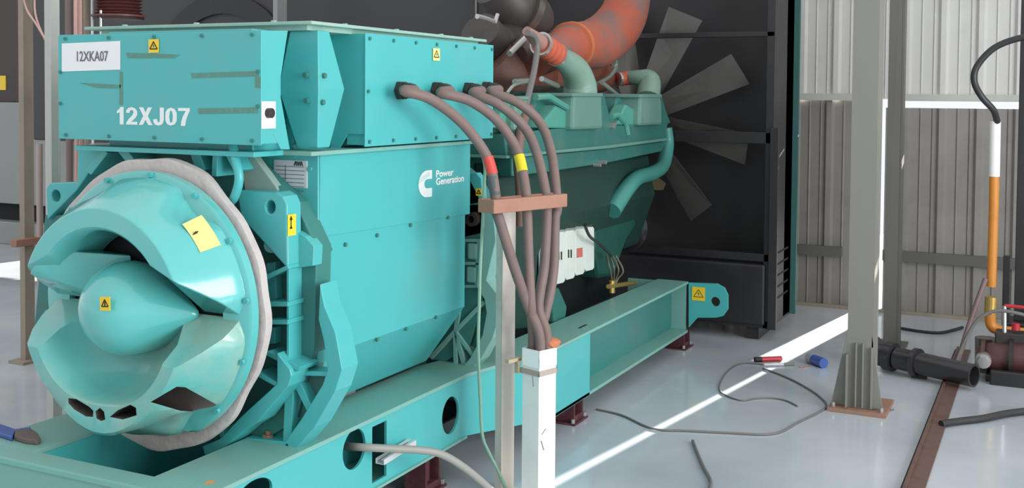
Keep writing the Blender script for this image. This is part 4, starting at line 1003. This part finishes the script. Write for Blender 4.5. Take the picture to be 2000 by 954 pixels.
for yy in (y0r+.1, y1r-.2): obj('support_foot', MB().box(8.55, 9.15, yy, yy+.1, 0, .12), BLACK2, R_)

# ================================================================== THINGS ON THE FLOOR (right)
def ftube(name, px, r, m, label, cat, smooth=6, seg=10):
    return tag(obj(name, MB().tube([at(a, b_, z=r+.001) for a, b_ in px], r, seg, smooth=smooth), m, smooth=True), label, cat)
ftube('floor_wire', [(1165, 800), (1215, 812), (1275, 838), (1340, 842), (1420, 846), (1510, 848), (1560, 825), (1612, 797), (1600, 775), (1565, 752), (1530, 735), (1490, 720)], .006, HOSEG, 'long grey wire looping across the floor to the column foot', 'wire')
ftube('floor_wire', [(1490, 712), (1450, 710), (1425, 722), (1410, 742), (1405, 762), (1422, 775), (1450, 783), (1475, 779), (1505, 778), (1535, 783), (1558, 794)], .005, HOSEG, 'thin grey wire curling on the floor left of the red marker', 'wire')
ftube('floor_wire', [(1612, 797), (1660, 803), (1720, 806), (1745, 800)], .005, HOSEG, 'grey wire end running past the column base plate', 'wire')
ftube('cable_offcut', [(1353, 862), (1362, 885), (1375, 915), (1388, 940), (1385, 965)], .009, HOSEG, 'short thick grey cable offcut on the floor near bottom edge', 'cable')
def marker(p0, p1, r, m1, m2, name, label, cat, e=.25):
    a_, b__ = at(*p0, z=r), at(*p1, z=r); t = thing(name, label, cat, ((a_.x+b__.x)/2, (a_.y+b__.y)/2, 0)); d = b__-a_
    obj('barrel', MB().cyl(a_+d*e, b__, r, 16), m1, t, smooth=True); obj('cap', MB().cyl(a_, a_+d*e, r*1.08, 16), m2, t, smooth=True); return t
marker((1474, 703), (1526, 701), .018, RED, INK, 'marker_pen', 'red marker pen with dark cap on the sunlit floor', 'marker')
marker((1551, 712), (1492, 713), .010, mat('clear_handle', (200, 196, 200), .3), HOSEG, 'screwdriver', 'slim pale screwdriver with dark shaft beside the red marker', 'screwdriver', .35)
t = marker((1581, 699), (1609, 710), .036, BLUEP, mat('grey_cap', (150, 150, 156), .4), 'spray_can', 'small blue and white can lying on the floor by the column', 'can', .3)
ftube('wooden_sliver', [(1562, 718), (1580, 715)], .004, WOOD, 'thin pale wooden sliver left of the blue can', 'wood scrap', 0)

t = thing('black_pipe', 'black flanged pipe lying on the floor behind the broad column', 'pipe', (7.38, .7, 0))
pa, pb = at(1752, 700, z=.11), at(1903, 735, z=.10)
g = MB(); d = (pb-pa)
PIPE = mat('black_painted_pipe', (48, 45, 47), .25)
n_ = d.normalized()
g = MB(); ringsA = []
sx = Vector((0, 0, 1)); sy = n_.cross(sx).normalized()
def circ(c, r): return [c+(sx*math.cos(2*math.pi*k/28)+sy*math.sin(2*math.pi*k/28))*r for k in range(28)]
g.loft([circ(pa, .075), circ(pb, .075), circ(pb, .062), circ(pb-n_*.4, .062)])
obj('pipe_body', g, PIPE, t, smooth=True)
obj('flange', MB().cyl(pa+n_*.13, pa+n_*.16, .097, 28).cyl(pa-n_*.08, pa-n_*.02, .098, 28), PIPE, t, smooth=True)
obj('elbow', MB().tube([pa-n_*.02, pa-n_*.16+Vector((0, 0, .01)), pa-n_*.22+Vector((.1, 0, .02))], .085, 20), PIPE, t, smooth=True)
obj('pipe_saddle', MB().box(pa.x-.06, pa.x+.06, pa.y-.2, pa.y-.1, 0, .035), BLACK2, t)
ftube('black_hose', [(1838, 829), (1870, 824), (1920, 818), (1970, 808), (2040, 800)], .021, RUBB, 'black rubber hose on the floor at the right edge', 'hose')
# hose reel / fuel pump group on the right
px_ = 8.35
t = thing('orange_pipe', 'orange vertical pipe with elbow standing near the right edge', 'pipe', at(1938, 640, x=px_))
T_ = [at(1943, 235, x=px_), at(1941, 400, x=px_), at(1936, 560, x=px_), at(1932, 620, x=px_)]
obj('riser', MB().tube([T_[0], T_[1], T_[2]], .032, 18), ORNG, t, smooth=True)
obj('white_riser_top', MB().tube([at(1944, 236, x=px_), at(1942, 345, x=px_)], .036, 18), mat('white_top_length', (235, 232, 226), .4), t, smooth=True)  # top length of the riser drawn white and slightly wider
obj('coupling', MB().tube([at(1936, 580, x=px_), at(1934, 612, x=px_)], .042, 18), BRASS, t, smooth=True)
obj('elbow', MB().tube([at(1934, 612, x=px_), at(1936, 636, x=px_), at(1955, 646, x=px_), at(2010, 652, x=px_)], .036, 18), ORNG, t, smooth=True)
tag(obj('black_hose', MB().tube([at(2030, 70, x=8.2), at(1985, 76, x=8.2), at(1940, 95, x=8.2), at(1908, 130, x=8.2), at(1903, 160, x=8.2), at(1918, 190, x=8.2), at(1940, 215, x=8.25), at(1948, 238, x=8.33)], .022, 12), RUBB, smooth=True), 'black hose arching down beside the orange pipe at upper right', 'hose')
t = thing('black_stand', 'dark steel stand rising along the right edge of the picture', 'stand', at(1990, 640, x=8.7))
a = at(1988, 300, x=8.75); b_ = at(2060, 300, x=8.75)
obj('upright', MB().box(8.7, 8.78, b_.y, a.y, .3, 3.2), BLACK2, t, bevel=.004)
a = at(1958, 560, x=8.7); b_ = at(1972, 560, x=8.7)
obj('support_bar', MB().box(8.7, 8.74, b_.y, a.y, .0, at(1960, 500, x=8.7).z), BLACK2, t, bevel=.002)
obj('foot_beam', MB().box(8.6, 8.9, -1.2, .28, 0, .3), BLACK2, t, bevel=.01)
t = thing('fuel_pump', 'oily dark red pump with valves at the lower right edge', 'pump', at(1960, 745, z=0))
c = at(1965, 700, x=8.1)
obj('pump_body', MB().tube([c+Vector((0, .18, 0)), c+Vector((0, .08, 0)), c+Vector((0, -.1, .01)), c+Vector((0, -.4, 0))], [.06, .1, .11, .1], 20), REDD, t, smooth=True)
obj('pump_base', MB().box(8.0, 8.25, c.y-.45, c.y+.12, 0, .05), BLACK2, t, bevel=.005)
for k in range(3): obj('pump_leg', MB().cyl((8.12, c.y+.05-k*.2, .05), (8.12, c.y+.05-k*.2, c.z), .03, 10), BLACK2, t)
p = at(1921, 703, x=8.0); obj('outlet_cap', MB().cyl(p+Vector((-.05, 0, 0)), p+Vector((.06, 0, 0)), .05, 20).cyl(p+Vector((-.07, 0, 0)), p+Vector((-.05, 0, 0)), .036, 6), STEEL, t, smooth=True)
obj('outlet_arm', MB().tube([p+Vector((.05, 0, 0)), c], .05, 14), BLACK2, t, smooth=True)
for px, py in ((1961, 662), (1982, 665)):
    q0, q1 = at(px, py, x=8.1), at(px, py+28, x=8.1); obj('bright_fitting', MB().cyl(q0, q1, .014, 10), STEEL, t, smooth=True)
obj('flange_disc', MB().cyl(c+Vector((0, -.02, 0)), c+Vector((0, -.045, 0)), .14, 24), BLACK2, t, smooth=True)
obj('flange_disc', MB().cyl(c+Vector((0, .13, 0)), c+Vector((0, .155, 0)), .105, 24), REDD, t, smooth=True)
obj('valve_block', MB().obox(at(1975, 665, x=8.15), (.07, 0, 0), (0, .10, 0), (0, 0, .06)), mat('dark_valve_block', (52, 44, 44), .4), t, bevel=.01)
obj('filter_bowl', MB().cyl(at(1925, 660, x=8.3), at(1925, 735, x=8.3), .07, 20), mat('steel_grey_bowl', (120, 116, 112), .25, metal=.5), t, smooth=True)
obj('front_cover', MB().obox(at(1985, 745, x=7.95), (.03, 0, 0), (0, .16, 0), (0, 0, .06)), BLACK2, t, bevel=.01)
obj('red_knob', MB().cyl(at(1984, 632, x=8.1), at(1984, 645, x=8.1), .026, 14), RED, t, smooth=True)
obj('red_lever', MB().tube([at(1962, 598, x=8.1), at(1980, 599, x=8.1), at(2015, 603, x=8.1)], .012, 8), RED, t, smooth=True)
obj('lever_stem', MB().cyl(at(1962, 598, x=8.1), at(1962, 680, x=8.1), .014, 8), STEEL, t)
g = MB().tube([at(1925, 545, x=8.2), at(1905, 600, x=8.15), at(1885, 660, x=8.1), at(1872, 710, x=8.05), at(1874, 735, x=8.0)], .018, 10)
tag(obj('grey_hose', g, mat('brown_grey_hose', (120, 96, 96), .5), smooth=True), 'brown-grey hose dropping left of the orange pipe', 'hose')
g = MB().tube([at(2030, 625, x=7.95), at(1985, 612, x=7.95), at(1945, 608, x=7.95), at(1910, 625, x=7.95), at(1885, 665, x=7.95), at(1868, 705, x=7.95), at(1862, 735, x=7.95)], .012, 10)
tag(obj('grey_hose', g, HOSEG, smooth=True), 'thin grey hose arching over the oily pump', 'hose')
ftube('floor_cable', [(1750, 640), (1800, 648), (1840, 650), (1880, 640)], .012, RUBB, 'dark cable lying along the foot of the corrugated wall', 'cable')
